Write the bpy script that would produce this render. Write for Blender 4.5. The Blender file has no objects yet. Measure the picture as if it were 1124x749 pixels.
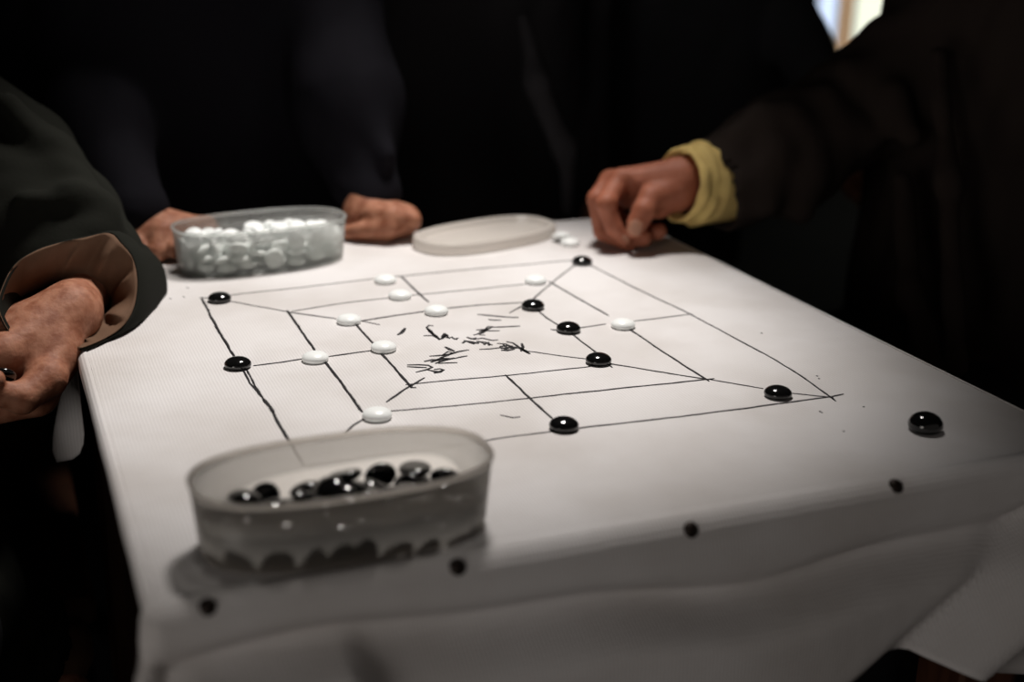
import bpy, math, random
import numpy as np
from mathutils import Matrix, Vector, Euler

# ---------------------------------------------------------------- camera, world, lights
SC = bpy.context.scene
COL = SC.collection
T = 0.75                      # table top height
W, H = 1124, 749
FPX = 1430.0
CAM = np.array([-0.3931, -1.0404, T + 0.3763])
YAW, PITCH, ROLL = 0.3908, 0.3265, 0.021
FW = np.array([math.sin(YAW)*math.cos(PITCH), math.cos(YAW)*math.cos(PITCH), -math.sin(PITCH)])
_r = np.array([math.cos(YAW), -math.sin(YAW), 0.0]); _u = np.cross(_r, FW)
RT = _r*math.cos(ROLL) + _u*math.sin(ROLL)
UP = -_r*math.sin(ROLL) + _u*math.cos(ROLL)

cd = bpy.data.cameras.new('camera'); cam = bpy.data.objects.new('camera', cd); COL.objects.link(cam)
cd.sensor_width = 36.0; cd.lens = FPX/W*36.0; cd.clip_start = 0.05
cam.matrix_world = Matrix(((RT[0], UP[0], -FW[0], CAM[0]), (RT[1], UP[1], -FW[1], CAM[1]),
                           (RT[2], UP[2], -FW[2], CAM[2]), (0, 0, 0, 1)))
cd.dof.use_dof = True; cd.dof.focus_distance = 1.10; cd.dof.aperture_fstop = 2.7
SC.camera = cam

wd = bpy.data.worlds.new('world'); SC.world = wd; wd.use_nodes = True
wd.node_tree.nodes['Background'].inputs[0].default_value = (1.0, 0.90, 0.83, 1)
wd.node_tree.nodes['Background'].inputs[1].default_value = 0.085

def lamp(name, loc, target, power, size, angle, blend, color):
    l = bpy.data.lights.new(name, 'SPOT'); l.energy = power; l.shadow_soft_size = size
    l.spot_size = math.radians(angle); l.spot_blend = blend; l.color = color
    o = bpy.data.objects.new(name, l); COL.objects.link(o); o.location = loc
    o.rotation_euler = (Vector(target)-Vector(loc)).to_track_quat('-Z', 'Y').to_euler()
    return o
lamp('hanging_spot_light', (0.22, 0.42, T+1.32), (-0.06, 0.09, T), 100, 0.13, 41, 0.62, (1.0, 0.945, 0.90))

# added fill light behind and left of the camera, for sleeve and skirt
al = bpy.data.lights.new('added_fill_light', 'AREA'); al.shape = 'RECTANGLE'; al.size = 0.7; al.size_y = 0.9; al.energy = 5.6; al.color = (1.0, 0.93, 0.87)
ao = bpy.data.objects.new('added_fill_light', al); COL.objects.link(ao); ao.location = (-1.75, -1.35, 1.05)
ao.rotation_euler = (Vector((-.25, 0, .6))-Vector(ao.location)).to_track_quat('-Z', 'Y').to_euler()

vs = SC.view_settings
vs.view_transform = 'Standard'; vs.look = 'None'; vs.gamma = 1.0; vs.use_curve_mapping = False; vs.exposure = 0.0
SC.cycles.use_denoising = True
SC.cycles.max_bounces = 10; SC.cycles.transparent_max_bounces = 16
SC.cycles.sample_clamp_indirect = 4.0
SC.cycles.caustics_reflective = False; SC.cycles.caustics_refractive = False

# ---------------------------------------------------------------- helpers
def ray(u, v, D):
    return CAM + (FW + RT*(u-W/2)/FPX - UP*(v-H/2)/FPX)*D
def onz(u, v, z):
    d = ray(u, v, 1) - CAM; return CAM + d*(z-CAM[2])/d[2]
def ony(u, v, y):
    d = ray(u, v, 1) - CAM; return CAM + d*(y-CAM[1])/d[1]
def onx(u, v, x):
    d = ray(u, v, 1) - CAM; return CAM + d*(x-CAM[0])/d[0]
def tab(u, v, h=0.0):
    return onz(u, v, T+h)

def tag(o, label=None, cat=None, group=None, kind=None):
    if label: o['label'] = label
    if cat: o['category'] = cat
    if group: o['group'] = group
    if kind: o['kind'] = kind
    return o
def empty(name, loc, label, cat, group=None, rz=0.0):
    o = bpy.data.objects.new(name, None); COL.objects.link(o); o.location = loc; o.rotation_euler = (0, 0, rz)
    o.empty_display_size = 0.05
    return tag(o, label, cat, group)
ORG = {}
def mesh(name, verts, faces, mat, parent=None, smooth=True, mats=None, midx=None, world=True):
    """one mesh object; verts in world coordinates are moved into the parent's frame"""
    V = np.asarray(verts, float).reshape(-1, 3).copy()
    if parent is not None and world:
        V = V - wloc(parent)
    me = bpy.data.meshes.new(name)
    me.from_pydata(V.tolist(), [], [list(map(int, f)) for f in faces])
    for m in (mats or [mat]): me.materials.append(m)
    if midx is not None: me.polygons.foreach_set('material_index', np.asarray(midx, np.int32))
    if smooth: me.polygons.foreach_set('use_smooth', np.ones(len(me.polygons), bool))
    me.update()
    o = bpy.data.objects.new(name, me); COL.objects.link(o)
    if parent is not None: o.parent = parent
    return o
def wloc(o):
    l = np.array(o.location)
    while o.parent is not None:
        o = o.parent; l = l + np.array(o.location)
    return l
class MB:
    def __init__(s): s.v = []; s.f = []; s.m = []
    def add(s, v, f, m=0):
        n = len(s.v); s.v += [tuple(map(float, p)) for p in v]; s.f += [tuple(int(i)+n for i in q) for q in f]; s.m += [m]*len(f)
    def box(s, c, d, rz=0.0, bev=0.0, m=0):
        x, y, z = [k/2 for k in d]
        def P(a, b, e):
            X, Y = a*math.cos(rz)-b*math.sin(rz), a*math.sin(rz)+b*math.cos(rz)
            return (c[0]+X, c[1]+Y, c[2]+e)
        b = min(bev, x*.45, y*.45, z*.45)
        if b <= 0:
            v = [P(i*x, j*y, k*z) for k in (-1, 1) for j in (-1, 1) for i in (-1, 1)]
            s.add(v, [(0, 2, 3, 1), (4, 5, 7, 6), (0, 1, 5, 4), (2, 6, 7, 3), (0, 4, 6, 2), (1, 3, 7, 5)], m); return
        rings = []
        for (ins, zz) in ((b, -z), (0, -z+b), (0, z-b), (b, z)):
            X, Y = x-ins, y-ins
            q = b*.7
            rings.append([P(*p, zz) for p in ((X-q, -Y), (X, -Y+q), (X, Y-q), (X-q, Y), (-X+q, Y), (-X, Y-q), (-X, -Y+q), (-X+q, -Y))])
        v = [p for r in rings for p in r]; f = []
        for k in range(3):
            for i in range(8):
                j = (i+1) % 8; f.append((k*8+i, k*8+j, k*8+8+j, k*8+8+i))
        f.append(tuple(range(7, -1, -1))); f.append(tuple(range(24, 32)))
        s.add(v, f, m)
    def loft(s, rings, closed=True, cap0=False, cap1=False, m=0):
        n = len(rings[0]); v = [p for r in rings for p in r]; f = []
        for k in range(len(rings)-1):
            for i in range(n if closed else n-1):
                j = (i+1) % n; f.append((k*n+i, k*n+j, (k+1)*n+j, (k+1)*n+i))
        if cap0: f.append(tuple(range(n-1, -1, -1)))
        if cap1: f.append(tuple(range((len(rings)-1)*n, len(rings)*n)))
        s.add(v, f, m)
    def build(s, name, mat, parent=None, smooth=True, mats=None):
        return mesh(name, s.v, s.f, mat, parent, smooth, mats, s.m if mats else None)

# ---- smooth solids: distance field of tapered limbs, turned into ONE continuous surface
def smin(a, b, k):
    h = np.clip(0.5 + 0.5*(b-a)/k, 0, 1)
    return b + (a-b)*h - k*h*(1-h)
class Solid:
    def __init__(s): s.p = []
    def limb(s, a, b, ra, rb, k=0.004):
        s.p.append(('c', np.array(a, float), np.array(b, float), ra, rb, k)); return s
    def chain(s, pts, rs, k=0.003, k0=None):
        for i in range(len(pts)-1):
            s.limb(pts[i], pts[i+1], rs[i], rs[i+1], k if (i or k0 is None) else k0)
        return s
    def ball(s, c, r, k=0.006, rot=None):
        s.p.append(('e', np.array(c, float), np.array(r, float)*np.ones(3), None if rot is None else np.array(rot), 0, k)); return s
    def trunk(s, c, prof, rz=0.0, k=0.03, e=2.4):
        s.p.append(('t', np.array(c, float), np.array(prof, float), rz, e, k)); return s
    def cut(s, a, b, ra, rb, k=0.004):
        s.p.append(('x', np.array(a, float), np.array(b, float), ra, rb, k)); return s
    def bounds(s):
        lo, hi = [], []
        for t in s.p:
            if t[0] == 'c':
                r = max(t[3], t[4]); lo.append(np.minimum(t[1], t[2])-r); hi.append(np.maximum(t[1], t[2])+r)
            elif t[0] == 'e':
                r = max(t[2]); lo.append(t[1]-r); hi.append(t[1]+r)
            elif t[0] == 't':
                r = t[2][:, 1:3].max()
                lo.append([t[1][0]-r, t[1][1]-r, t[2][0, 0]]); hi.append([t[1][0]+r, t[1][1]+r, t[2][-1, 0]])
        return np.min(lo, 0), np.max(hi, 0)
    def surf(s, vox, disp=None, smooth=1):
        lo, hi = s.bounds(); pad = 3*vox + (0.012 if disp is not None else 0); lo = lo-pad; hi = hi+pad
        n = np.ceil((hi-lo)/vox).astype(int)+1
        ax = [lo[i]+vox*np.arange(n[i]) for i in range(3)]
        D = np.full(n, 0.06, np.float32)
        for t in s.p:
            if t[0] in 'cx':
                r = max(t[3], t[4]); a = np.minimum(t[1], t[2])-r; b = np.maximum(t[1], t[2])+r
            elif t[0] == 'e': a = t[1]-max(t[2]); b = t[1]+max(t[2])
            else:
                r = t[2][:, 1:3].max(); a = np.array([t[1][0]-r, t[1][1]-r, t[2][0, 0]]); b = np.array([t[1][0]+r, t[1][1]+r, t[2][-1, 0]])
            m = t[5]+4*vox+0.012
            i0 = np.maximum(((a-m-lo)/vox).astype(int), 0); i1 = np.minimum(np.ceil((b+m-lo)/vox).astype(int)+1, n)
            if (i1 <= i0).any(): continue
            sl = tuple(slice(i0[i], i1[i]) for i in range(3))
            X = ax[0][i0[0]:i1[0]][:, None, None]; Y = ax[1][i0[1]:i1[1]][None, :, None]; Z = ax[2][i0[2]:i1[2]][None, None, :]
            if t[0] in 'cx':
                ba = t[2]-t[1]; L = max(ba@ba, 1e-12)
                px, py, pz = X-t[1][0], Y-t[1][1], Z-t[1][2]
                h = np.clip((px*ba[0]+py*ba[1]+pz*ba[2])/L, 0, 1)
                d = np.sqrt((px-ba[0]*h)**2+(py-ba[1]*h)**2+(pz-ba[2]*h)**2) - (t[3]+(t[4]-t[3])*h)
            elif t[0] == 'e':
                px, py, pz = np.broadcast_arrays(X-t[1][0], Y-t[1][1], Z-t[1][2])
                if t[3] is not None:
                    R = t[3]
                    px, py, pz = [R[0, i]*px+R[1, i]*py+R[2, i]*pz for i in range(3)]
                r = t[2]
                k0 = np.sqrt((px/r[0])**2+(py/r[1])**2+(pz/r[2])**2); k1 = np.sqrt((px/r[0]**2)**2+(py/r[1]**2)**2+(pz/r[2]**2)**2)
                d = k0*(k0-1)/np.maximum(k1, 1e-6)
            else:
                pr = t[2]; zz = np.clip(Z, pr[0, 0], pr[-1, 0])
                rx = np.interp(zz, pr[:, 0], pr[:, 1]); ry = np.interp(zz, pr[:, 0], pr[:, 2])
                c, sn = math.cos(t[3]), math.sin(t[3])
                qx = c*(X-t[1][0])+sn*(Y-t[1][1]); qy = -sn*(X-t[1][0])+c*(Y-t[1][1])
                if pr.shape[1] > 3: qy = qy - np.interp(zz, pr[:, 0], pr[:, 3])
                e = t[4]
                rho = ((np.abs(qx)/rx)**e+(np.abs(qy)/ry)**e)**(1/e)
                d2 = (rho-1)*np.minimum(rx, ry)
                dz = np.abs(Z-zz)
                d = np.where(dz > 0, np.sqrt(np.maximum(d2, 0)**2+dz**2), d2)
                edge = np.minimum(Z-pr[0, 0], pr[-1, 0]-Z)
                d = np.maximum(d, -edge)
            d = d.astype(np.float32)
            D[sl] = -smin(-D[sl], d, t[5]) if t[0] == 'x' else smin(D[sl], d, t[5])
        if disp is not None:
            D = D + disp(ax[0][:, None, None], ax[1][None, :, None], ax[2][None, None, :]).astype(np.float32)
        return nets(D, lo, vox, smooth)
def nets(D, lo, vox, smooth):
    ins = D < 0
    n = D.shape
    c = np.zeros([k-1 for k in n], np.int8)
    for i in (0, 1):
        for j in (0, 1):
            for k in (0, 1):
                c += ins[i:n[0]-1+i, j:n[1]-1+j, k:n[2]-1+k]
    act = (c > 0) & (c < 8)
    idx = np.full(act.shape, -1, np.int64); cells = np.argwhere(act); idx[act] = np.arange(len(cells))
    acc = np.zeros((len(cells), 3)); cnt = np.zeros(len(cells))
    offs = [(i, j, k) for i in (0, 1) for j in (0, 1) for k in (0, 1)]
    for a in offs:
        for ax_ in range(3):
            if a[ax_]: continue
            b = list(a); b[ax_] = 1
            da = D[cells[:, 0]+a[0], cells[:, 1]+a[1], cells[:, 2]+a[2]]; db = D[cells[:, 0]+b[0], cells[:, 1]+b[1], cells[:, 2]+b[2]]
            x = (da < 0) != (db < 0)
            t = np.where(x, da/np.where(x, da-db, 1), 0)
            p = np.tile(np.array(a, float), (len(cells), 1)); p[:, ax_] = t
            acc += p*x[:, None]; cnt += x
    V = lo + vox*(cells + acc/np.maximum(cnt, 1)[:, None])
    F = []
    for ax_ in range(3):
        o1, o2 = (ax_+1) % 3, (ax_+2) % 3
        A = np.moveaxis(ins, (ax_, o1, o2), (0, 1, 2)); I = np.moveaxis(idx, (ax_, o1, o2), (0, 1, 2))
        ch = A[:-1, 1:-1, 1:-1] != A[1:, 1:-1, 1:-1]
        w = np.argwhere(ch); i, j, k = w[:, 0], w[:, 1]+1, w[:, 2]+1
        q = np.stack([I[i, j-1, k-1], I[i, j, k-1], I[i, j, k], I[i, j-1, k]], 1)
        fl = A[i, j, k]
        q[~fl] = q[~fl][:, ::-1]
        F.append(q)
    F = np.concatenate(F); F = F[(F >= 0).all(1)]
    for _ in range(smooth):      # relax
        S = np.zeros_like(V); N = np.zeros(len(V))
        for a, b in ((0, 1), (1, 2), (2, 3), (3, 0)):
            np.add.at(S, F[:, a], V[F[:, b]]); np.add.at(N, F[:, a], 1)
            np.add.at(S, F[:, b], V[F[:, a]]); np.add.at(N, F[:, b], 1)
        V = V*0.5 + 0.5*S/np.maximum(N, 1)[:, None]
    return V, F
def solids(name, parts, mat, parent):
    V = []; F = []; n = 0
    for (v, f) in parts:
        V.append(v); F.append(f+n); n += len(v)
    return mesh(name, np.concatenate(V), np.concatenate(F), mat, parent)
def wrinkles(amp, seeds, scale):
    rng = np.random.default_rng(seeds)
    ws = [(rng.normal(size=3)*scale, rng.uniform(0, 6.3), rng.uniform(.5, 1)) for _ in range(7)]
    def f(X, Y, Z):
        d = 0
        for w, p, a in ws:
            s = np.sin(w[0]*X+w[1]*Y+w[2]*Z*0.55+p); d = d + a*(1-2*np.abs(s))
        return d*amp/3.5
    return f

# ---------------------------------------------------------------- materials
def mat(name, color, rough=0.6, spec=0.5, metal=0.0, noise=None, bump=None, sss=0.0, sss_r=(0.01, 0.004, 0.002), coat=0.0, sheen=0.0):
    m = bpy.data.materials.new(name); m.use_nodes = True
    nt = m.node_tree; b = nt.nodes['Principled BSDF']
    b.inputs['Base Color'].default_value = (*color, 1); b.inputs['Roughness'].default_value = rough
    b.inputs['Specular IOR Level'].default_value = spec; b.inputs['Metallic'].default_value = metal
    if sss: b.inputs['Subsurface Weight'].default_value = sss; b.inputs['Subsurface Radius'].default_value = (1, .4, .2); b.inputs['Subsurface Scale'].default_value = sss_r[0]
    if coat: b.inputs['Coat Weight'].default_value = coat; b.inputs['Coat Roughness'].default_value = .05
    if sheen: b.inputs['Sheen Weight'].default_value = sheen; b.inputs['Sheen Roughness'].default_value = .5
    tc = nt.nodes.new('ShaderNodeTexCoord')
    if noise:                                   # (scale, color2, detail, low, high)
        n = nt.nodes.new('ShaderNodeTexNoise'); n.inputs['Scale'].default_value = noise[0]; n.inputs['Detail'].default_value = noise[2]
        nt.links.new(tc.outputs['Object'], n.inputs['Vector'])
        r = nt.nodes.new('ShaderNodeValToRGB'); r.color_ramp.elements[0].position = noise[3]; r.color_ramp.elements[1].position = noise[4]
        r.color_ramp.elements[0].color = (*color, 1); r.color_ramp.elements[1].color = (*noise[1], 1)
        nt.links.new(n.outputs['Fac'], r.inputs['Fac']); nt.links.new(r.outputs['Color'], b.inputs['Base Color'])
    if bump:                                    # (scale, strength, distance)
        n = nt.nodes.new('ShaderNodeTexNoise'); n.inputs['Scale'].default_value = bump[0]; n.inputs['Detail'].default_value = 5
        nt.links.new(tc.outputs['Object'], n.inputs['Vector'])
        q = nt.nodes.new('ShaderNodeBump'); q.inputs['Strength'].default_value = bump[1]; q.inputs['Distance'].default_value = bump[2]
        nt.links.new(n.outputs['Fac'], q.inputs['Height']); nt.links.new(q.outputs['Normal'], b.inputs['Normal'])
    return m
def wood(name, c1, c2, rough=0.5):
    m = mat(name, c1, rough); nt = m.node_tree; b = nt.nodes['Principled BSDF']
    tc = nt.nodes.new('ShaderNodeTexCoord'); mp = nt.nodes.new('ShaderNodeMapping'); mp.inputs['Scale'].default_value = (30, 30, 3)
    n = nt.nodes.new('ShaderNodeTexNoise'); n.inputs['Scale'].default_value = 1.5; n.inputs['Detail'].default_value = 6; n.inputs['Distortion'].default_value = 1.0
    r = nt.nodes.new('ShaderNodeValToRGB'); r.color_ramp.elements[0].color = (*c1, 1); r.color_ramp.elements[1].color = (*c2, 1)
    r.color_ramp.elements[0].position = .35; r.color_ramp.elements[1].position = .65
    nt.links.new(tc.outputs['Object'], mp.inputs['Vector']); nt.links.new(mp.outputs['Vector'], n.inputs['Vector'])
    nt.links.new(n.outputs['Fac'], r.inputs['Fac']); nt.links.new(r.outputs['Color'], b.inputs['Base Color'])
    return m
def cloth_mat():
    m = mat('ribbed_white_cloth', (.72, .70, .68), .85, .2); nt = m.node_tree; b = nt.nodes['Principled BSDF']
    tc = nt.nodes.new('ShaderNodeTexCoord')
    w1 = nt.nodes.new('ShaderNodeTexWave'); w1.wave_type = 'BANDS'; w1.bands_direction = 'X'; w1.inputs['Scale'].default_value = 118; w1.inputs['Distortion'].default_value = 1.2; w1.inputs['Detail'].default_value = 1
    w2 = nt.nodes.new('ShaderNodeTexWave'); w2.wave_type = 'BANDS'; w2.bands_direction = 'Y'; w2.inputs['Scale'].default_value = 95; w2.inputs['Distortion'].default_value = 2.0
    n = nt.nodes.new('ShaderNodeTexNoise'); n.inputs['Scale'].default_value = 9; n.inputs['Detail'].default_value = 6
    n2 = nt.nodes.new('ShaderNodeTexNoise'); n2.inputs['Scale'].default_value = 3.2; n2.inputs['Detail'].default_value = 3
    for x in (w1, w2, n, n2): nt.links.new(tc.outputs['Object'], x.inputs['Vector'])
    r = nt.nodes.new('ShaderNodeValToRGB'); e = r.color_ramp.elements
    e[0].position = .30; e[0].color = (.64, .61, .59, 1); e[1].position = .62; e[1].color = (.76, .74, .735, 1)
    nt.links.new(n.outputs['Fac'], r.inputs['Fac'])
    mx = nt.nodes.new('ShaderNodeMix'); mx.data_type = 'RGBA'; mx.blend_type = 'MULTIPLY'; mx.inputs['Factor'].default_value = .22
    nt.links.new(r.outputs['Color'], mx.inputs['A'])
    rw = nt.nodes.new('ShaderNodeValToRGB'); rw.color_ramp.elements[0].color = (.55, .53, .52, 1); rw.color_ramp.elements[1].position = .6
    nt.links.new(w1.outputs['Fac'], rw.inputs['Fac']); nt.links.new(rw.outputs['Color'], mx.inputs['B'])
    mx2 = nt.nodes.new('ShaderNodeMix'); mx2.data_type = 'RGBA'; mx2.blend_type = 'MULTIPLY'; mx2.inputs['Factor'].default_value = .35
    r2 = nt.nodes.new('ShaderNodeValToRGB'); r2.color_ramp.elements[0].position = .33; r2.color_ramp.elements[0].color = (.80, .77, .74, 1); r2.color_ramp.elements[1].position = .5
    nt.links.new(n2.outputs['Fac'], r2.inputs['Fac']); nt.links.new(mx.outputs['Result'], mx2.inputs['A']); nt.links.new(r2.outputs['Color'], mx2.inputs['B'])
    nt.links.new(mx2.outputs['Result'], b.inputs['Base Color'])
    ad = nt.nodes.new('ShaderNodeMath'); ad.operation = 'ADD'; nt.links.new(w1.outputs['Fac'], ad.inputs[0]); nt.links.new(w2.outputs['Fac'], ad.inputs[1])
    q = nt.nodes.new('ShaderNodeBump'); q.inputs['Strength'].default_value = .25; q.inputs['Distance'].default_value = .0006
    nt.links.new(ad.outputs['Value'], q.inputs['Height']); nt.links.new(q.outputs['Normal'], b.inputs['Normal'])
    return m
def frosted(name, tint, clear, diff):
    m = bpy.data.materials.new(name); m.use_nodes = True; nt = m.node_tree; nt.nodes.clear()
    out = nt.nodes.new('ShaderNodeOutputMaterial')
    tr = nt.nodes.new('ShaderNodeBsdfTransparent'); tr.inputs[0].default_value = (.97, .97, .96, 1)
    df = nt.nodes.new('ShaderNodeBsdfDiffuse'); df.inputs[0].default_value = (*tint, 1)
    tl = nt.nodes.new('ShaderNodeBsdfTranslucent'); tl.inputs[0].default_value = (*tint, 1)
    gl = nt.nodes.new('ShaderNodeBsdfGlossy'); gl.inputs['Roughness'].default_value = .2
    a = nt.nodes.new('ShaderNodeMixShader'); a.inputs[0].default_value = diff
    nt.links.new(tl.outputs[0], a.inputs[1]); nt.links.new(df.outputs[0], a.inputs[2])
    b = nt.nodes.new('ShaderNodeMixShader'); b.inputs[0].default_value = 1-clear
    nt.links.new(tr.outputs[0], b.inputs[1]); nt.links.new(a.outputs[0], b.inputs[2])
    fr = nt.nodes.new('ShaderNodeFresnel'); fr.inputs[0].default_value = 1.35
    mm = nt.nodes.new('ShaderNodeMath'); mm.operation = 'MULTIPLY'; mm.inputs[1].default_value = .5; nt.links.new(fr.outputs[0], mm.inputs[0])
    c = nt.nodes.new('ShaderNodeMixShader'); nt.links.new(mm.outputs[0], c.inputs[0])
    nt.links.new(b.outputs[0], c.inputs[1]); nt.links.new(gl.outputs[0], c.inputs[2])
    nt.links.new(c.outputs[0], out.inputs[0])
    return m
def glow(name, color, s):
    m = bpy.data.materials.new(name); m.use_nodes = True; nt = m.node_tree; nt.nodes.clear()
    out = nt.nodes.new('ShaderNodeOutputMaterial'); e = nt.nodes.new('ShaderNodeEmission')
    e.inputs[0].default_value = (*color, 1); e.inputs[1].default_value = s; nt.links.new(e.outputs[0], out.inputs[0]); return m

M = dict(
    cloth=cloth_mat(),
    ink=mat('black_marker_ink', (.016, .014, .016), .6, .3),
    wood=wood('dark_reddish_wood', (.045, .015, .007), (.085, .032, .014), .5),
    black=mat('black_glass_stone', (.006, .006, .006), .10, .6, coat=.3),
    white=mat('white_glass_stone', (.95, .98, .965), .3, .4),
    tub=frosted('frosted_clear_plastic', (.94, .98, .96), .66, .2),
    tubw=frosted('frosted_milky_plastic', (.99, .94, .88), .31, .04),
    lid=frosted('milky_lid_plastic', (.88, .83, .77), .25, .60),
    skin=mat('weathered_skin', (.25, .088, .045), .62, .3, noise=(85, (.40, .18, .108), 8, .34, .60), bump=(170, .5, .0016), sss=.12),
    skin_red=mat('ruddy_skin', (.30, .095, .050), .6, .3, noise=(55, (.37, .13, .075), 6, .35, .65), bump=(150, .3, .001), sss=.12),
    nail=mat('fingernail', (.44, .21, .135), .42, .4, sss=.1),
    jacket_olive=mat('olive_black_jacket_cloth', (.0135, .014, .0112), .9, .06, bump=(300, .3, .001)),
    jacket_navy=mat('navy_black_jacket_cloth', (.0075, .007, .0095), .9, .06, bump=(300, .3, .001)),
    jacket_black=mat('black_jacket_cloth', (.034, .034, .038), .9, .06, bump=(300, .3, .001)),
    jacket_grey=mat('charcoal_jacket_cloth', (.042, .040, .044), .9, .06, bump=(300, .3, .001)),
    jacket_brown=mat('brown_black_jacket_cloth', (.026, .019, .016), .9, .10, bump=(260, .3, .001)),
    lining=mat('tan_lining_cloth', (.125, .070, .042), .8, .15, noise=(25, (.17, .098, .062), 4, .35, .7), bump=(120, .3, .001)),
    yellow=mat('yellow_shirt_cloth', (.74, .55, .20), .8, .2, noise=(40, (.62, .44, .16), 4, .4, .7), bump=(200, .3, .001)),
    trouser=mat('dark_trouser_cloth', (.010, .010, .011), .9, .1),
    leather=mat('black_shoe_leather', (.010, .008, .007), .4, .4),
    tack=mat('dark_bronze_tack', (.022, .014, .010), .45, .5, metal=.6),
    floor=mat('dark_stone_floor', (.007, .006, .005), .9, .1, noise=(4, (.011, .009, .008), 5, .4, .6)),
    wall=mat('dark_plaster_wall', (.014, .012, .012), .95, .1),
    frame=mat('tan_window_frame', (.42, .30, .18), .6, .3),
    pane_blue=glow('daylit_pale_blue_pane', (.66, .78, 1.0), 1.25),
    post_glow=glow('sunlit_post_glow', (.80, .52, .30), .9),  # tan emission in place of a sunlit window post
    clear=frosted('clear_inner_face', (.9, .9, .9), .97, .5),
    pane_green=glow('daylit_pale_green_pane', (.95, .98, .80), 1.1),
)

# ---------------------------------------------------------------- the room
def structure(name, mb, m): return tag(mb.build(name, m, smooth=False), kind='structure')
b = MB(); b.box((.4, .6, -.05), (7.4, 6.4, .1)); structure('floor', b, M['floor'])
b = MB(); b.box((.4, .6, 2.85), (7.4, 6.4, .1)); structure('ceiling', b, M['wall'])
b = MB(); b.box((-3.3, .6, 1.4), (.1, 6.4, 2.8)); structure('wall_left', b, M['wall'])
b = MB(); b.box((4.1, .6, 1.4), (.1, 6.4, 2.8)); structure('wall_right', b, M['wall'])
wx0, wx1, wz0, wz1 = 2.93, 3.75, .36, 2.05          # daylit window in the back wall
b = MB()
b.box(((-3.3+wx0)/2, 3.85, 1.4), (wx0+3.3, .1, 2.8)); b.box(((4.1+wx1)/2, 3.85, 1.4), (4.1-wx1, .1, 2.8))
b.box(((wx0+wx1)/2, 3.85, wz0/2), (wx1-wx0, .1, wz0)); b.box(((wx0+wx1)/2, 3.85, (wz1+2.8)/2), (wx1-wx0, .1, 2.8-wz1))
structure('wall_back', b, M['wall'])
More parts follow.
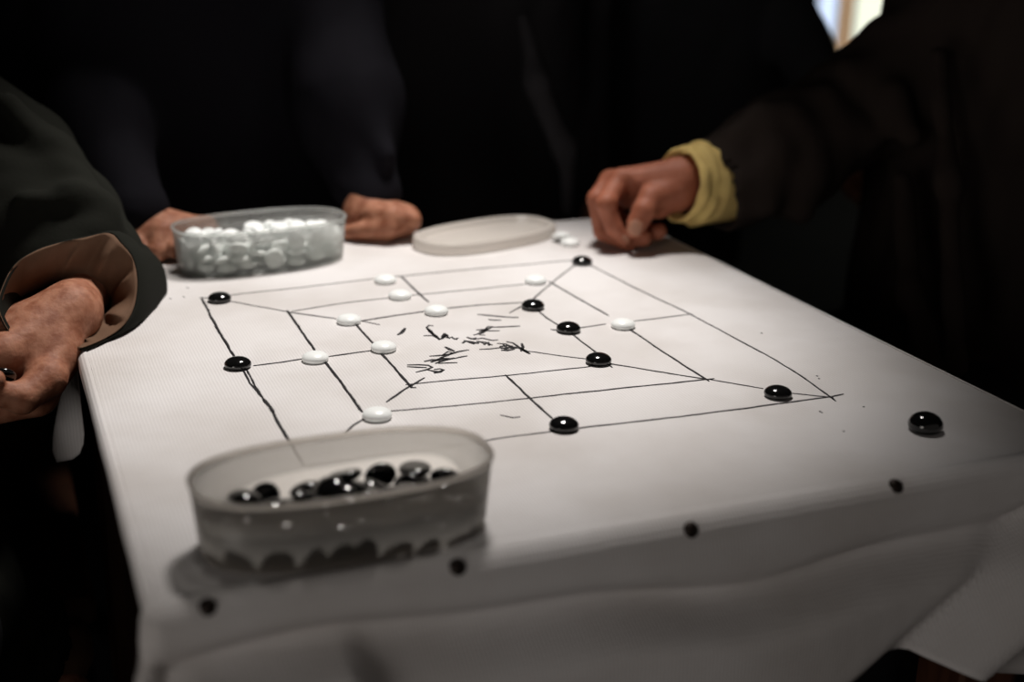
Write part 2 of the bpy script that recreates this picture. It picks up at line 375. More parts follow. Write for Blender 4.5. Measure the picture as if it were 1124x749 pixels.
WHITE = [[-0.0657,0.0021,0.0061,-0.0,0.0,1.72],[-0.0388,-0.0075,0.0083,-3.09,0.24,0.21],[0.0134,-0.0108,0.0061,0.0,0.0,1.77],[0.027,-0.0308,0.0061,0.0,-0.0,0.68],[0.0504,-0.0263,0.0079,-3.03,-0.02,-1.07],[-0.069,0.0011,0.0141,0.07,-0.09,-0.71],[-0.03,0.0243,0.0083,0.08,2.92,1.55],[0.003,0.0316,0.0061,-0.0,-0.0,-1.39],[0.0237,0.0316,0.0083,-0.05,-2.92,-1.05],[0.0454,0.0283,0.0079,0.06,3.05,0.89],[-0.047,-0.0276,0.0061,-0.0,-0.0,2.83],[-0.0259,-0.0313,0.0083,0.14,-2.95,1.16],[-0.01,-0.0166,0.0061,-0.0,-0.0,-1.38],[0.035,-0.0113,0.0082,-2.99,-0.1,-1.42],[0.0675,-0.0199,0.0158,-0.02,2.98,0.59],[-0.0397,0.0339,0.0138,1.35,-0.58,-2.44],[-0.0137,0.0332,0.0111,-0.56,-2.63,-1.39],[0.016,0.0123,0.0096,-0.16,-0.43,0.5],[0.0516,0.0025,0.0079,-0.03,-3.04,0.55],[0.0732,0.0027,0.0061,0.0,0.0,-0.24],[-0.0528,-0.0065,0.014,1.2,1.07,-2.3],[-0.033,-0.0308,0.0145,-0.12,0.2,1.23],[-0.0001,-0.0397,0.0139,-1.83,1.77,-0.26],[0.0364,0.0084,0.0163,-0.15,-0.28,0.93],[0.0699,-0.0175,0.0081,-2.98,0.03,-1.03],[-0.0786,0.0147,0.0128,-0.9,-2.32,0.54],[-0.0474,0.0132,0.0129,2.05,0.08,-2.18],[-0.0197,0.0036,0.0061,0.0,0.0,-2.03],[0.0323,0.0119,0.0083,-3.0,-0.21,-0.25],[0.0786,0.0176,0.0138,-1.6,0.58,2.14],[-0.0677,-0.0192,0.0078,-0.0,-3.14,0.72],[-0.0263,-0.0129,0.0141,2.86,0.32,0.05],[0.0263,-0.0086,0.0153,-2.87,-0.05,-0.69],[0.0268,-0.0314,0.0161,0.02,3.04,-1.5],[0.0826,-0.0057,0.0187,1.43,1.92,1.3],[-0.0564,0.0239,0.0061,-0.0,0.0,1.83],[-0.0142,0.0007,0.0143,-0.03,-0.42,-2.93],[0.0061,0.0328,0.0166,-2.87,0.27,-0.22],[0.0384,0.03,0.0155,0.05,3.13,1.24],[0.0557,0.0126,0.0138,0.09,0.06,1.19],[-0.0825,-0.0087,0.0139,1.47,0.2,1.76],[-0.0428,-0.0126,0.0218,2.0,0.21,-1.35],[0.008,-0.0266,0.0095,-0.21,-2.72,-1.66],[0.0505,-0.0082,0.017,-3.09,-0.2,-0.89],[0.0471,-0.028,0.014,0.07,-0.08,-0.39],[-0.0605,0.0236,0.0141,0.07,0.09,-1.63],[-0.0201,0.0326,0.0194,-0.11,-0.43,1.5],[0.005,-0.0045,0.0119,-0.09,-0.42,-0.48],[0.0235,0.0396,0.0243,1.45,-1.21,0.04],[0.063,0.0263,0.0131,1.08,-0.05,2.36],[-0.0518,-0.0272,0.0158,-3.0,-0.3,-1.16],[-0.0156,-0.0297,0.0196,0.01,-2.97,0.61],[-0.0025,-0.0158,0.0173,0.27,-0.32,-0.06],[0.0259,-0.0381,0.031,1.55,-1.35,0.09],[0.0714,0.0002,0.0185,2.79,-0.69,-0.06],[-0.0647,0.0082,0.0244,0.64,-2.51,0.45],[-0.0341,0.0064,0.0139,2.88,0.14,0.19],[0.0047,0.0034,0.018,-0.64,-0.38,-0.07],[0.0204,0.024,0.02,-0.02,-3.04,-1.61],[0.0733,0.0171,0.0285,-0.01,2.86,0.91],[-0.0374,-0.0329,0.0267,0.65,-2.92,-0.07],[-0.0185,-0.0329,0.0331,0.34,2.26,0.19],[0.0086,-0.0316,0.0229,2.84,-0.88,-0.96],[0.0355,-0.025,0.0218,-0.07,0.08,0.73],[0.0561,-0.0204,0.0236,-0.32,0.1,-2.29],[-0.0812,0.0038,0.0263,-2.36,0.5,1.15],[-0.0321,0.0161,0.0195,0.09,2.87,-1.6],[-0.0116,0.0203,0.0137,1.16,0.94,-0.01],[0.0393,0.0325,0.0284,0.98,-0.12,-2.56],[0.0543,0.0271,0.025,0.01,-0.37,0.34],[-0.0666,-0.0207,0.0171,0.07,-0.36,-0.81],[-0.0303,-0.003,0.0237,-3.05,0.29,-0.85],[0.0186,-0.0115,0.0217,-2.94,0.08,-0.88],[0.0404,0.0009,0.028,-1.13,-2.9,-0.27],[0.04,-0.0078,0.029,0.05,2.06,1.57],[-0.0623,0.0249,0.0265,-0.67,2.7,-0.05],[-0.0462,0.0029,0.028,2.79,-0.86,-0.45],[-0.0011,0.0158,0.014,1.4,-0.06,0.42],[0.0138,0.0177,0.0257,-0.08,0.06,-2.69],[0.0595,0.0057,0.023,-3.1,0.25,0.59],[-0.0662,-0.0037,0.029,1.06,2.7,-0.48],[-0.0558,-0.021,0.0283,-1.09,0.08,-1.92],[-0.0035,-0.0278,0.0283,2.5,0.11,0.39],[0.0191,-0.0024,0.0299,0.03,-0.41,-1.61],[0.0752,-0.0131,0.0281,-0.67,0.18,2.75],[-0.0669,0.0222,0.0309,-0.75,0.26,2.86],[-0.049,0.0297,0.0266,-0.72,2.82,-0.28],[0.0011,0.033,0.0247,-0.27,-0.28,2.9],[0.0373,0.0163,0.0256,0.04,0.02,-0.94],[0.0481,0.0165,0.0326,-0.22,-0.12,-2.87],[-0.0706,-0.0184,0.026,0.54,3.03,1.01],[-0.0291,-0.0164,0.0281,0.36,2.52,1.76],[-0.011,-0.0119,0.0255,2.79,0.34,1.56],[0.0256,-0.0237,0.0299,2.8,0.04,0.97],[0.0669,-0.0279,0.0293,1.38,0.15,0.47],[-0.0717,0.0065,0.0357,0.0,0.47,1.88],[-0.0171,0.008,0.0262,2.69,0.7,-0.35],[-0.0068,0.0071,0.029,2.61,-0.19,-1.81],[0.0257,0.0143,0.0336,-3.03,0.03,-0.28],[0.0625,0.0041,0.0322,-0.31,-2.97,0.04],[-0.0768,-0.0148,0.0335,0.18,2.33,0.61],[-0.0357,-0.0261,0.034,3.07,-0.13,-1.35],[-0.0002,0.0041,0.0327,0.48,0.29,1.13],[0.008,-0.0185,0.0317,0.51,-0.41,-2.28],[0.0472,-0.0364,0.0283,-1.56,-0.5,0.21],[-0.0473,0.0118,0.0315,2.53,-0.59,-0.07],[-0.0258,0.0287,0.0265,0.08,0.26,-1.97],[0.0008,0.026,0.0332,-0.13,2.99,0.62]]
BLACK = [[-0.0588,-0.0212,0.0061,0.0,0.0,1.0],[-0.0345,-0.0303,0.0081,-3.09,-0.14,-1.14],[0.0087,-0.0307,0.0079,3.12,0.11,-0.13],[0.0324,-0.0272,0.0078,3.13,-0.0,1.5],[0.0724,-0.0141,0.0061,-0.0,-0.0,-2.02],[-0.0636,0.0218,0.0061,0.0,0.0,2.68],[-0.024,0.031,0.0082,0.15,-2.99,0.01],[0.0022,0.0317,0.0061,-0.0,0.0,1.73],[0.043,0.0285,0.0061,-0.0,0.0,-0.33],[0.0561,0.0007,0.0061,-0.0,0.0,3.08],[-0.0567,0.0008,0.0061,0.0,-0.0,-2.69],[-0.0346,0.0007,0.0061,0.0,0.0,2.06],[-0.0109,-0.0374,0.0135,-1.01,0.9,0.45],[0.0233,-0.0149,0.0109,0.63,-0.12,-2.07],[0.0537,-0.0258,0.0061,0.0,-0.0,-2.68],[-0.0746,0.011,0.0103,0.16,2.54,1.47],[-0.0168,0.0334,0.0174,0.44,-0.42,-2.23],[-0.0107,0.0038,0.0061,0.0,-0.0,-2.62],[0.0221,0.0222,0.0061,-0.0,-0.0,2.42],[0.064,0.0213,0.0061,-0.0,-0.0,0.54],[-0.0762,0.0003,0.0108,-0.54,-0.33,2.27],[-0.0148,-0.0205,0.0079,-0.01,-3.03,0.02],[0.004,-0.0094,0.0086,-0.14,-2.88,-1.2],[0.0422,-0.0291,0.0144,0.0,-0.04,-3.07],[0.0434,-0.0087,0.0118,-0.21,-0.19,2.33],[-0.059,0.0041,0.0169,-0.25,-2.89,0.51],[-0.0416,0.0217,0.0061,-0.0,0.0,-0.56],[0.0128,0.007,0.0089,0.28,-0.22,0.08],[0.0331,0.0032,0.0061,0.0,-0.0,-1.95],[0.0534,0.0265,0.0145,-3.1,0.03,1.47],[-0.0433,-0.0288,0.0135,-0.1,0.12,1.7],[-0.0226,-0.0289,0.0195,2.6,-0.39,0.86],[0.0089,-0.0157,0.0205,0.21,2.03,1.97],[0.0209,0.0017,0.018,-2.42,0.02,1.16],[0.0783,-0.0002,0.0169,-0.78,0.49,-1.76],[-0.0591,0.0244,0.0137,-0.25,0.03,-0.98],[-0.0399,0.0175,0.0141,0.2,0.18,0.09],[-0.0021,0.0214,0.0133,-0.51,2.86,-0.11],[0.0542,0.0268,0.0227,-3.14,0.05,1.45],[0.0757,0.0072,0.0088,-0.12,-0.32,2.76],[-0.0505,-0.0145,0.0157,-0.17,-0.43,-0.55],[-0.0266,-0.0288,0.0246,0.65,-0.05,-1.66],[-0.0166,0.0001,0.0133,0.0,-0.25,0.71],[0.0415,-0.0209,0.023,3.12,-0.28,-0.98],[0.0586,-0.0139,0.0158,-0.07,-2.71,-0.77],[-0.0763,0.0097,0.0225,-0.23,2.85,-1.28],[-0.022,0.0161,0.0134,-1.19,-0.18,-2.53],[0.0007,0.0127,0.0173,0.45,0.38,-1.23],[0.0148,0.0321,0.0135,-0.12,0.18,0.55],[0.0631,0.0058,0.0161,0.19,-0.13,-0.4],[-0.0701,-0.0184,0.0117,0.57,-0.24,-1.05],[-0.0325,-0.0122,0.0157,-2.89,0.86,0.19],[-0.0093,-0.0211,0.0138,-0.11,-0.03,-1.89],[0.0231,-0.0359,0.0181,-1.09,0.36,-3.0],[0.065,-0.0247,0.016,0.45,0.76,-0.34],[-0.0575,0.0247,0.0218,-0.1,0.14,-0.09],[-0.0428,0.0363,0.0138,1.53,-2.16,0.22],[0.0091,0.0325,0.0232,2.86,0.08,0.56],[0.0276,0.0204,0.015,-0.52,-0.32,-2.63],[0.0729,0.0186,0.0178,-0.75,0.38,-0.15],[-0.0767,-0.01,0.0185,0.5,0.23,-1.73],[-0.0459,-0.0292,0.0232,-0.13,-0.24,2.07],[0.0024,-0.0039,0.0183,-0.29,-0.3,2.52],[0.037,0.0002,0.0208,0.08,2.93,-0.22],[0.08,-0.0148,0.0198,1.75,0.45,-1.94],[-0.0507,-0.0101,0.025,-0.57,0.27,0.1],[-0.0399,0.0051,0.0181,-0.41,-0.3,3.06],[-0.0075,0.015,0.0239,0.27,-0.41,-0.13],[0.0335,0.0354,0.0175,0.3,1.94,-1.35],[0.0445,0.0133,0.0159,1.29,0.22,-0.98],[-0.0657,-0.0228,0.0226,0.52,-0.37,0.64],[-0.0182,-0.0048,0.0206,0.1,0.24,-2.01],[0.0027,-0.0328,0.0191,2.75,0.59,-0.18],[0.0204,-0.0252,0.0192,0.59,0.63,-0.91]]

# ---------------------------------------------------------------- table
X0, X1, Y0, Y1 = -0.329, 0.349, -0.369, 0.396
tb = empty('table', ((X0+X1)/2, (Y0+Y1)/2, 0), 'dark reddish wooden table under the white cloth with four square legs', 'table')
b = MB(); b.box(((X0+X1)/2, (Y0+Y1)/2, T-.0025-.016), (X1-X0-.006, Y1-Y0-.006, .032), bev=.005); b.build('tabletop', M['wood'], tb, False)
for sx in (0, 1):
    for sy in (0, 1):
        x = (X1-.042, X0+.042)[sx]; y = (Y1-.042, Y0+.042)[sy]
        b = MB(); b.box((x, y, (T-.034)/2), (.054, .054, T-.034), bev=.005); b.build('leg', M['wood'], tb, False)
for sy in (Y0+.042, Y1-.042):
    b = MB(); b.box(((X0+X1)/2, sy, T-.034-.045), (X1-X0-.14, .02, .09), bev=.003); b.build('apron', M['wood'], tb, False)
for sx in (X0+.042, X1-.042):
    b = MB(); b.box((sx, (Y0+Y1)/2, T-.034-.045), (.02, Y1-Y0-.14, .09), bev=.003); b.build('apron', M['wood'], tb, False)

# ---------------------------------------------------------------- tablecloth with the drawn board
def sstep(a, b_, x):
    t = min(max((x-a)/(b_-a), 0), 1); return t*t*(3-2*t)
def interp(x, xs, ys): return float(np.interp(x, xs, ys))
RB, RBS = .016, .005
def drop(side, s):
    if side == 'front':
        return interp(s, [X0-.05, -.2, -.05, 0, .05, .10, .125, .14, .155, .178, .215, .27, .32, .40],
                         [.13, .15, .13, .126, .128, .136, .133, .127, .122, .122, .137, .163, .178, .185])
    if side == 'left':
        return interp(s, [Y0, .02, .095, .11, .13, .15, .165, .2, .3, Y1], [.010, .010, .014, .085, .12, .13, .105, .085, .11, .12])
    if side == 'right': return .12+.02*math.sin(9*s)
    return .11+.015*math.sin(12*s)
def flare(side, s, z):
    """outward displacement of the hanging cloth at depth z below the top"""
    if side == 'front':
        band = .0015
        g = math.exp(-((z-.047-.010*math.sin(4*s+.6)-.006*math.sin(14*s+.8)-.003*math.sin(31*s))/.012)**2)*(-.019)*(1-sstep(.05, .25, s)*.3)
        bul = sstep(.05, .078, z)*.020*(1+.22*math.sin(11*s+1)+.12*math.sin(23*s))
        # loose diagonal fold running up to the right corner
        c = .18+(.115-z)*1.75
        dia = .030*math.exp(-((s-c-.085)/.05)**2)*sstep(.012, .06, z) - .010*math.exp(-((s-c)/.018)**2)*sstep(.02, .05, z)
        # folded-over corner flap near the left end
        fl = .026*sstep(-.34, -.315, s)*(1-sstep(-.225, -.212, s))*sstep(.040, .052, z)
        lf = .035*sstep(-.28, -.35, s)*sstep(.02, .12, z) if s < -.28 else 0
        sag = .006*math.sin(7*s+2)*sstep(.01, .03, z)
        return band+g+bul+dia+fl+lf+sag
    if side == 'left':
        return .002+sstep(0, .14, z)*(.010+.012*math.sin(46*s+.4)+.006*math.sin(90*s))
    return .002+sstep(0, .12, z)*(.020+.012*math.sin(30*s))
cb = MB()
NX, NY = 96, 108
gx = np.linspace(X0, X1, NX+1); gy = np.linspace(Y0, Y1, NY+1)
for g in (gx, gy): g[1] = g[0]+.0012; g[-2] = g[-1]-.0012
r_ = random.Random(3)
top = [(x, y, T) for y in gy for x in gx]
cb.add(top, [(j*(NX+1)+i, j*(NX+1)+i+1, (j+1)*(NX+1)+i+1, (j+1)*(NX+1)+i) for j in range(NY) for i in range(NX)])
per = []                                       # perimeter: (edge point, outward normal, side, s)
for i in range(NX+1): per.append(((gx[i], Y0), (0, -1), 'front', gx[i]))
for k in range(1, 8):
    a = -math.pi/2+k/8*math.pi/2; per.append(((X1, Y0), (math.cos(a), math.sin(a)), 'fr', k/8))
for j in range(NY+1): per.append(((X1, gy[j]), (1, 0), 'right', gy[j]))
for k in range(1, 8):
    a = k/8*math.pi/2; per.append(((X1, Y1), (math.cos(a), math.sin(a)), 'rb', k/8))
for i in range(NX, -1, -1): per.append(((gx[i], Y1), (0, 1), 'back', gx[i]))
for k in range(1, 8):
    a = math.pi/2+k/8*math.pi/2; per.append(((X0, Y1), (math.cos(a), math.sin(a)), 'bl', k/8))
for j in range(NY, -1, -1): per.append(((X0, gy[j]), (-1, 0), 'left', gy[j]))
for k in range(1, 8):
    a = math.pi+k/8*math.pi/2; per.append(((X0, Y0), (math.cos(a), math.sin(a)), 'lf', k/8))
ends = {'fr': (('front', X1), ('right', Y0)), 'rb': (('right', Y1), ('back', X1)), 'bl': (('back', X0), ('left', Y1)), 'lf': (('left', Y0), ('front', X0))}
rows = [[] for _ in range(28)]
for (ex, ey), (nx, ny), side, s in per:
    if side in ends:
        (sa, pa), (sb, pb) = ends[side]; w = s
        if side == 'lf': w = sstep(.25, .9, s)
        dr = drop(sa, pa)*(1-w)+drop(sb, pb)*w
        fn = lambda z: flare(sa, pa, z)*(1-w)+flare(sb, pb, z)*w + .03*math.sin(math.pi*s)*sstep(0, .12, z)
    else:
        dr = drop(side, s); fn = lambda z: flare(side, s, z)
    rb = {'front': RB, 'fr': RB+(RBS-RB)*s, 'lf': RBS+(RB-RBS)*s}.get(side, RBS)
    for k in range(28):
        if k <= 4:
            a = k/4*math.pi/2; o = rb*math.sin(a); z = rb*(1-math.cos(a)); 
            if k == 0: o = 0
        else:
            z = rb+(k-4)/23*max(dr-rb, .002); o = rb
        o = o+fn(z)*(1 if k > 4 else k/4)
        rows[k].append((ex+nx*o, ey+ny*o, T-z))
cb.loft(rows)
# thickness is given by a second, inner skin of the hanging part

# marker lines: ribbons lying on the cloth
rl = random.Random(11)
def stroke(px, width, wob=.0004, h=.0005, taper=True):
    P = [tab(u, v) for u, v in px]
    pts = []
    for a, b_ in zip(P[:-1], P[1:]):
        n = max(1, int(np.linalg.norm(b_-a)/.006))
        for i in range(n): pts.append(a+(b_-a)*i/n)
    pts.append(P[-1]); pts = np.array(pts)
    tx = np.gradient(pts[:, 0]) if len(pts) > 1 else np.array([1.]); ty = np.gradient(pts[:, 1])
    L = np.hypot(tx, ty)+1e-9; nx, ny = -ty/L, tx/L
    off = 0; Lf = []; Rt = []
    for i in range(len(pts)):
        off = off*.8+rl.gauss(0, wob*.5); w = width*rl.uniform(.75, 1.2)/2
        if taper and i in (0, len(pts)-1): w *= .5
        x, y = pts[i, 0]+nx[i]*off, pts[i, 1]+ny[i]*off
        x = min(max(x, X0+.002), X1-.002); y = min(max(y, Y0+.002), Y1-.002)
        Lf.append((x+nx[i]*w, y+ny[i]*w, T+h)); Rt.append((x-nx[i]*w, y-ny[i]*w, T+h))
    n = len(pts); cb.add(Lf+Rt, [(n+i, n+i+1, i+1, i) for i in range(n-1)], 1)
THIN, MID, FAT = .0011, .0015, .0022
for w, px in [
    (MID, [(219, 327), (240, 328)]), (THIN, [(246, 325), (330, 316), (423, 305), (440, 303.5)]), (MID, [(436, 304), (540, 294), (640, 285)]),
    (FAT, [(221, 327), (240, 363), (262, 400), (268, 406)]), (MID, [(266, 404), (274, 421), (287, 436)]), (MID, [(270, 404), (280, 424), (290, 440)]),
    (FAT*1.35, [(289, 438), (297, 447), (301, 455)]), (FAT, [(299, 452), (309, 471), (320, 489), (334, 512)]),
    (MID, [(642, 288), (700, 318), (753, 343), (830, 384), (880, 413), (918, 441)]),
    (MID, [(926, 433), (913, 436), (840, 446), (770, 455), (700, 463), (621, 472)]), (THIN, [(615, 473), (560, 480), (517, 487), (430, 499), (334, 512)]),
    (THIN, [(252, 331), (285, 337), (317, 343), (350, 348)]), (MID, [(317, 343), (370, 350)]), (THIN, [(396, 353), (417, 357)]),
    (FAT, [(315, 341), (330, 363), (346, 386)]), (FAT, [(357, 397), (380, 428), (398, 453)]),
    (THIN, [(320, 342), (370, 334), (440, 326), (520, 318), (600, 310)]),
    (FAT*.9, [(602, 309), (640, 331), (668, 347)]), (FAT*.9, [(688, 360), (730, 388), (778, 419)]),
    (MID, [(784, 416), (700, 425), (640, 431), (585, 437)]), (THIN, [(588, 437), (500, 446), (430, 452), (410, 456)]),
    (FAT, [(389, 354), (405, 373), (418, 386)]), (FAT, [(416, 385), (435, 407), (452, 426), (457, 426)]),
    (FAT, [(395, 353), (440, 346), (480, 340)]), (MID*1.2, [(488, 339), (530, 335), (583, 332)]),
    (MID*1.1, [(584, 336), (600, 349), (624, 364), (650, 384), (672, 404)]),
    (THIN, [(445, 423), (500, 417.5), (557, 413), (610, 407), (674, 400)]),
    (FAT, [(440, 303.5), (455, 318), (470, 332)]), (MID*1.2, [(278, 402), (310, 398), (335, 394)]), (MID*1.2, [(360, 392), (395, 387), (420, 384)]),
    (MID*1.1, [(607, 363), (640, 360), (665, 356)]), (THIN*1.2, [(696, 353), (730, 349), (760, 345)]),
    (MID*1.3, [(555, 412), (580, 436), (608, 462)]),
    (MID*1.2, [(376, 478), (388, 467), (400, 460)]), (MID*1.3, [(424, 442), (440, 431), (466, 415)]),
    (MID, [(559, 344), (572, 337), (583, 331)]), (MID, [(578, 335), (606, 310), (638, 286)]),
    (THIN, [(580, 386), (615, 391), (655, 396)]), (MID, [(664, 399), (720, 408), (777, 417)]), (THIN, [(778, 417), (838, 427)]), (THIN, [(868, 432), (915, 437)]),
    (MID, [(604, 362), (615, 363)]), (THIN, [(549, 456), (563, 459), (571, 458)])]:
    stroke(px, w)
def Z(u, v): return (430+u/6.244, 330+v/6.244)           # handwriting in the middle of the board
S1 = .0018
for w, px in [
    (.0042, [(40, 238), (68, 222), (92, 192)]),
    (S1, [(285, 176), (255, 172), (238, 188), (260, 215), (300, 245), (325, 268)]), (.0030, [(245, 192), (280, 232), (322, 266)]), (S1, [(218, 243), (262, 242), (300, 246)]),
    (.003, [(320, 270), (345, 262), (362, 228), (380, 240), (350, 258)]), (S1, [(365, 228), (390, 258), (410, 252), (430, 265), (455, 258)]), (.0032, [(425, 266), (450, 268)]), (S1, [(340, 248), (400, 262)]),
    (S1, [(585, 97), (700, 108), (800, 116), (870, 118)]), (S1, [(662, 131), (700, 136), (750, 136)]), (.0026, [(820, 119), (868, 118)]),
    (S1, [(880, 177), (780, 182), (690, 186)]), (S1, [(560, 239), (620, 225), (690, 180), (660, 180), (640, 205), (600, 215)]), (S1, [(578, 205), (640, 200), (680, 194)]), (S1, [(590, 228), (650, 210), (740, 209)]), (.0026, [(610, 222), (640, 200)]), (S1, [(600, 236), (640, 240)]),
    (.003, [(515, 254), (550, 266), (580, 258)]), (.003, [(485, 295), (505, 280), (540, 285), (580, 290)]), (S1, [(495, 275), (560, 300), (600, 285), (640, 300)]), (S1, [(560, 270), (620, 260), (690, 276), (730, 272)]), (.004, [(630, 305), (660, 290), (670, 310)]), (S1, [(580, 280), (640, 288), (690, 308)]), (S1, [(540, 292), (600, 296)]),
    (S1, [(600, 338), (680, 334), (760, 324)]), (.003, [(740, 318), (790, 312), (830, 316)]), (.003, [(745, 330), (800, 326), (860, 328)]), (.003, [(750, 342), (790, 344), (840, 336)]), (S1, [(760, 300), (800, 330), (760, 345)]), (S1, [(720, 296), (780, 300), (820, 318)]),
    (S1, [(785, 284), (830, 292), (880, 325), (945, 368)]), (.0035, [(885, 330), (945, 368)]), (.0034, [(890, 296), (898, 322), (884, 350)]), (S1, [(800, 318), (860, 322), (888, 340)]),
    (.003, [(365, 320), (400, 338), (430, 350)]), (S1, [(350, 376), (385, 352), (420, 362), (470, 350), (530, 340)]), (.003, [(340, 380), (400, 370), (450, 355)]),
    (S1, [(258, 384), (320, 380), (400, 372)]), (.003, [(222, 420), (280, 408), (330, 412), (390, 404)]), (.003, [(270, 425), (340, 400), (420, 402)]), (.003, [(300, 434), (360, 412), (430, 396)]), (S1, [(420, 402), (470, 390), (518, 382)]), (S1, [(320, 434), (380, 430), (450, 428)]), (S1, [(330, 395), (380, 380), (420, 362)]), (.003, [(300, 415), (360, 395)]),
    (S1, [(105, 444), (180, 442), (250, 446), (278, 460), (240, 476), (165, 494)]), (S1, [(105, 456), (180, 460), (240, 462)]), (S1, [(240, 476), (290, 488), (330, 490), (356, 478), (330, 470), (290, 476)]), (.0028, [(290, 500), (330, 492), (352, 482)])]:
    stroke([Z(*p) for p in px], w*1.1, wob=.0002)
for (u, v) in [(187, 328), (202, 326), (206, 316), (897, 413), (899, 416), (900, 452), (902, 453), (926, 474), (948, 447), (836, 366)]:
    stroke([(u-1.2, v), (u+1.2, v+.3)], .0016)
cl = cb.build('tablecloth', M['cloth'], None, True, [M['cloth'], M['ink']])
tag(cl, 'white ribbed tablecloth with hand drawn nested square game board, hanging over the table', 'tablecloth')
sm = cl.modifiers.new('thickness', 'SOLIDIFY'); sm.thickness = .0009; sm.offset = -1

# dark tacks holding the cloth to the front edge of the table
def lathe_mesh(name, prof, mat_, seg=28, parent=None):
    mb_ = MB(); mb_.loft([[(r*math.cos(2*math.pi*i/seg), r*math.sin(2*math.pi*i/seg), z) for i in range(seg)] for r, z in prof], cap0=True, cap1=True)
    return mb_
tk = lathe_mesh('t', [(.0012, -.010), (.0012, 0), (.0052, 0), (.0056, .0006), (.0050, .0016), (.0034, .0030), (.0012, .0037)], None)
tack_me = None
for (u, v), lab in zip([(228, 667), (502, 623), (758, 582), (983, 534)],
    ['small dark round tack at the left front corner of the cloth', 'small dark tack in the front edge, beside the milky box of black stones',
     'small dark tack in the cloth edge, second from the right', 'small dark tack in the cloth edge below the lone outlying black stone']):
    for tt in np.arange(.5, 1.3, .0004):              # where this line of sight meets the rounded cloth edge
        p = ray(u, v, tt); dz = T-p[2]
        if dz > 0:
            o_ = RB*math.sin(math.acos(max(1-dz/RB, 0)))
            if p[1] >= Y0-o_-flare('front', p[0], dz)*min(1, dz/RB): break
    tl_ = math.degrees(math.asin(min(o_/RB, 1)))
    if tack_me is None:
        o = mesh('tack', tk.v, tk.f, M['tack']); tack_me = o.data
    else:
        o = bpy.data.objects.new('tack', tack_me); COL.objects.link(o)
    o.location = p; o.rotation_euler = (math.radians(tl_), 0, 0)
    tag(o, lab, 'tack', 'tacks along the front edge of the tablecloth')

# ---------------------------------------------------------------- game stones
RS, TS = .0109, .0043
prof = [(.0012, -.0030), (.0080, -.0030), (.0093, -.0028), (.0102, -.0022), (.0107, -.0014), (.0109, -.0005), (.0108, .0004), (.0104, .0012), (.0094, .0022), (.0083, .0030), (.0070, .0036), (.0055, .0041), (.0038, .0044), (.0010, .0047)]
sb = lathe_mesh('s', prof, None, 32)
STONE = {}
for c in ('black', 'white'):
    o = mesh('game_stone', sb.v, sb.f, M[c]); STONE[c] = o.data; bpy.data.objects.remove(o)
def stone(c, loc, rot, label, group, s=1.0):
    o = bpy.data.objects.new('%s_game_stone' % c, STONE[c]); COL.objects.link(o)
    o.location = loc; o.rotation_euler = rot; o.scale = (s, s, s)
    return tag(o, label, 'game stone', group)
HB = .0030
for u, v, lab in [
    (241, 324, 'glossy black stone on the far left corner of the drawn board'),
    (261, 396, 'glossy black stone midway along the thick left line of the drawn board'),
    (639, 283.5, 'glossy black stone on the far right corner of the drawn board near the gripping hand'),
    (585, 332, 'glossy black stone on the innermost drawn square, its far right corner'),
    (624, 357, 'glossy black stone midway along the right side of the innermost drawn square'),
    (657, 391.5, 'glossy black stone on the innermost drawn square, its near right corner'),
    (854, 428, 'glossy black stone near the right corner of the outermost drawn square'),
    (619, 463, 'glossy black stone midway along the near outer line of the drawn board'),
    (1016, 462, 'glossy black stone lying alone off the board, by the right table edge')]:
    k_ = (1.04, 1.14) if u < 1000 else (1.20, 1.85)
    o = stone('black', tab(u, v+3, HB*k_[1]), (0, 0, rl.uniform(0, 6)), lab, 'black stones laid on the drawn board'); o.scale = (k_[0], k_[0], k_[1])
for u, v, lab in [
    (423, 304, 'white stone midway along the far outer line of the drawn board'),
    (439, 321, 'white stone on the short far crossing line, middle square'),
    (479, 338, 'white stone midway along the far side of the innermost drawn square'),
    (383, 348, 'white stone on the far left corner of the innermost drawn square'),
    (588, 304.5, 'white stone near the far right corner of the middle drawn square'),
    (421, 378, 'white stone midway along the left side of the innermost drawn square'),
    (346, 389.5, 'white stone between two others on the left crossing line, middle square'),
    (684, 353, 'white stone on the right crossing line, right of three black stones'),
    (414, 452, 'white stone on the near left corner of the middle drawn square, behind the milky box')]:
    p = tab(u, v+3, HB); stone('white', p, (0, 0, rl.uniform(0, 6)), lab, 'white stones laid on the drawn board', 1.05)
pa = tab(626, 266, HB); pb = pa+np.array([-.004, .016, .0035])
stone('white', pa, (0, 0, 1), 'pale white stone beside the oval lid, the nearer of the pair', 'spare white stones beside the lid', 1.05)
stone('white', pb, (math.radians(-22), math.radians(6), 0), 'pale white stone wedged behind another beside the oval lid', 'spare white stones beside the lid', 1.05)

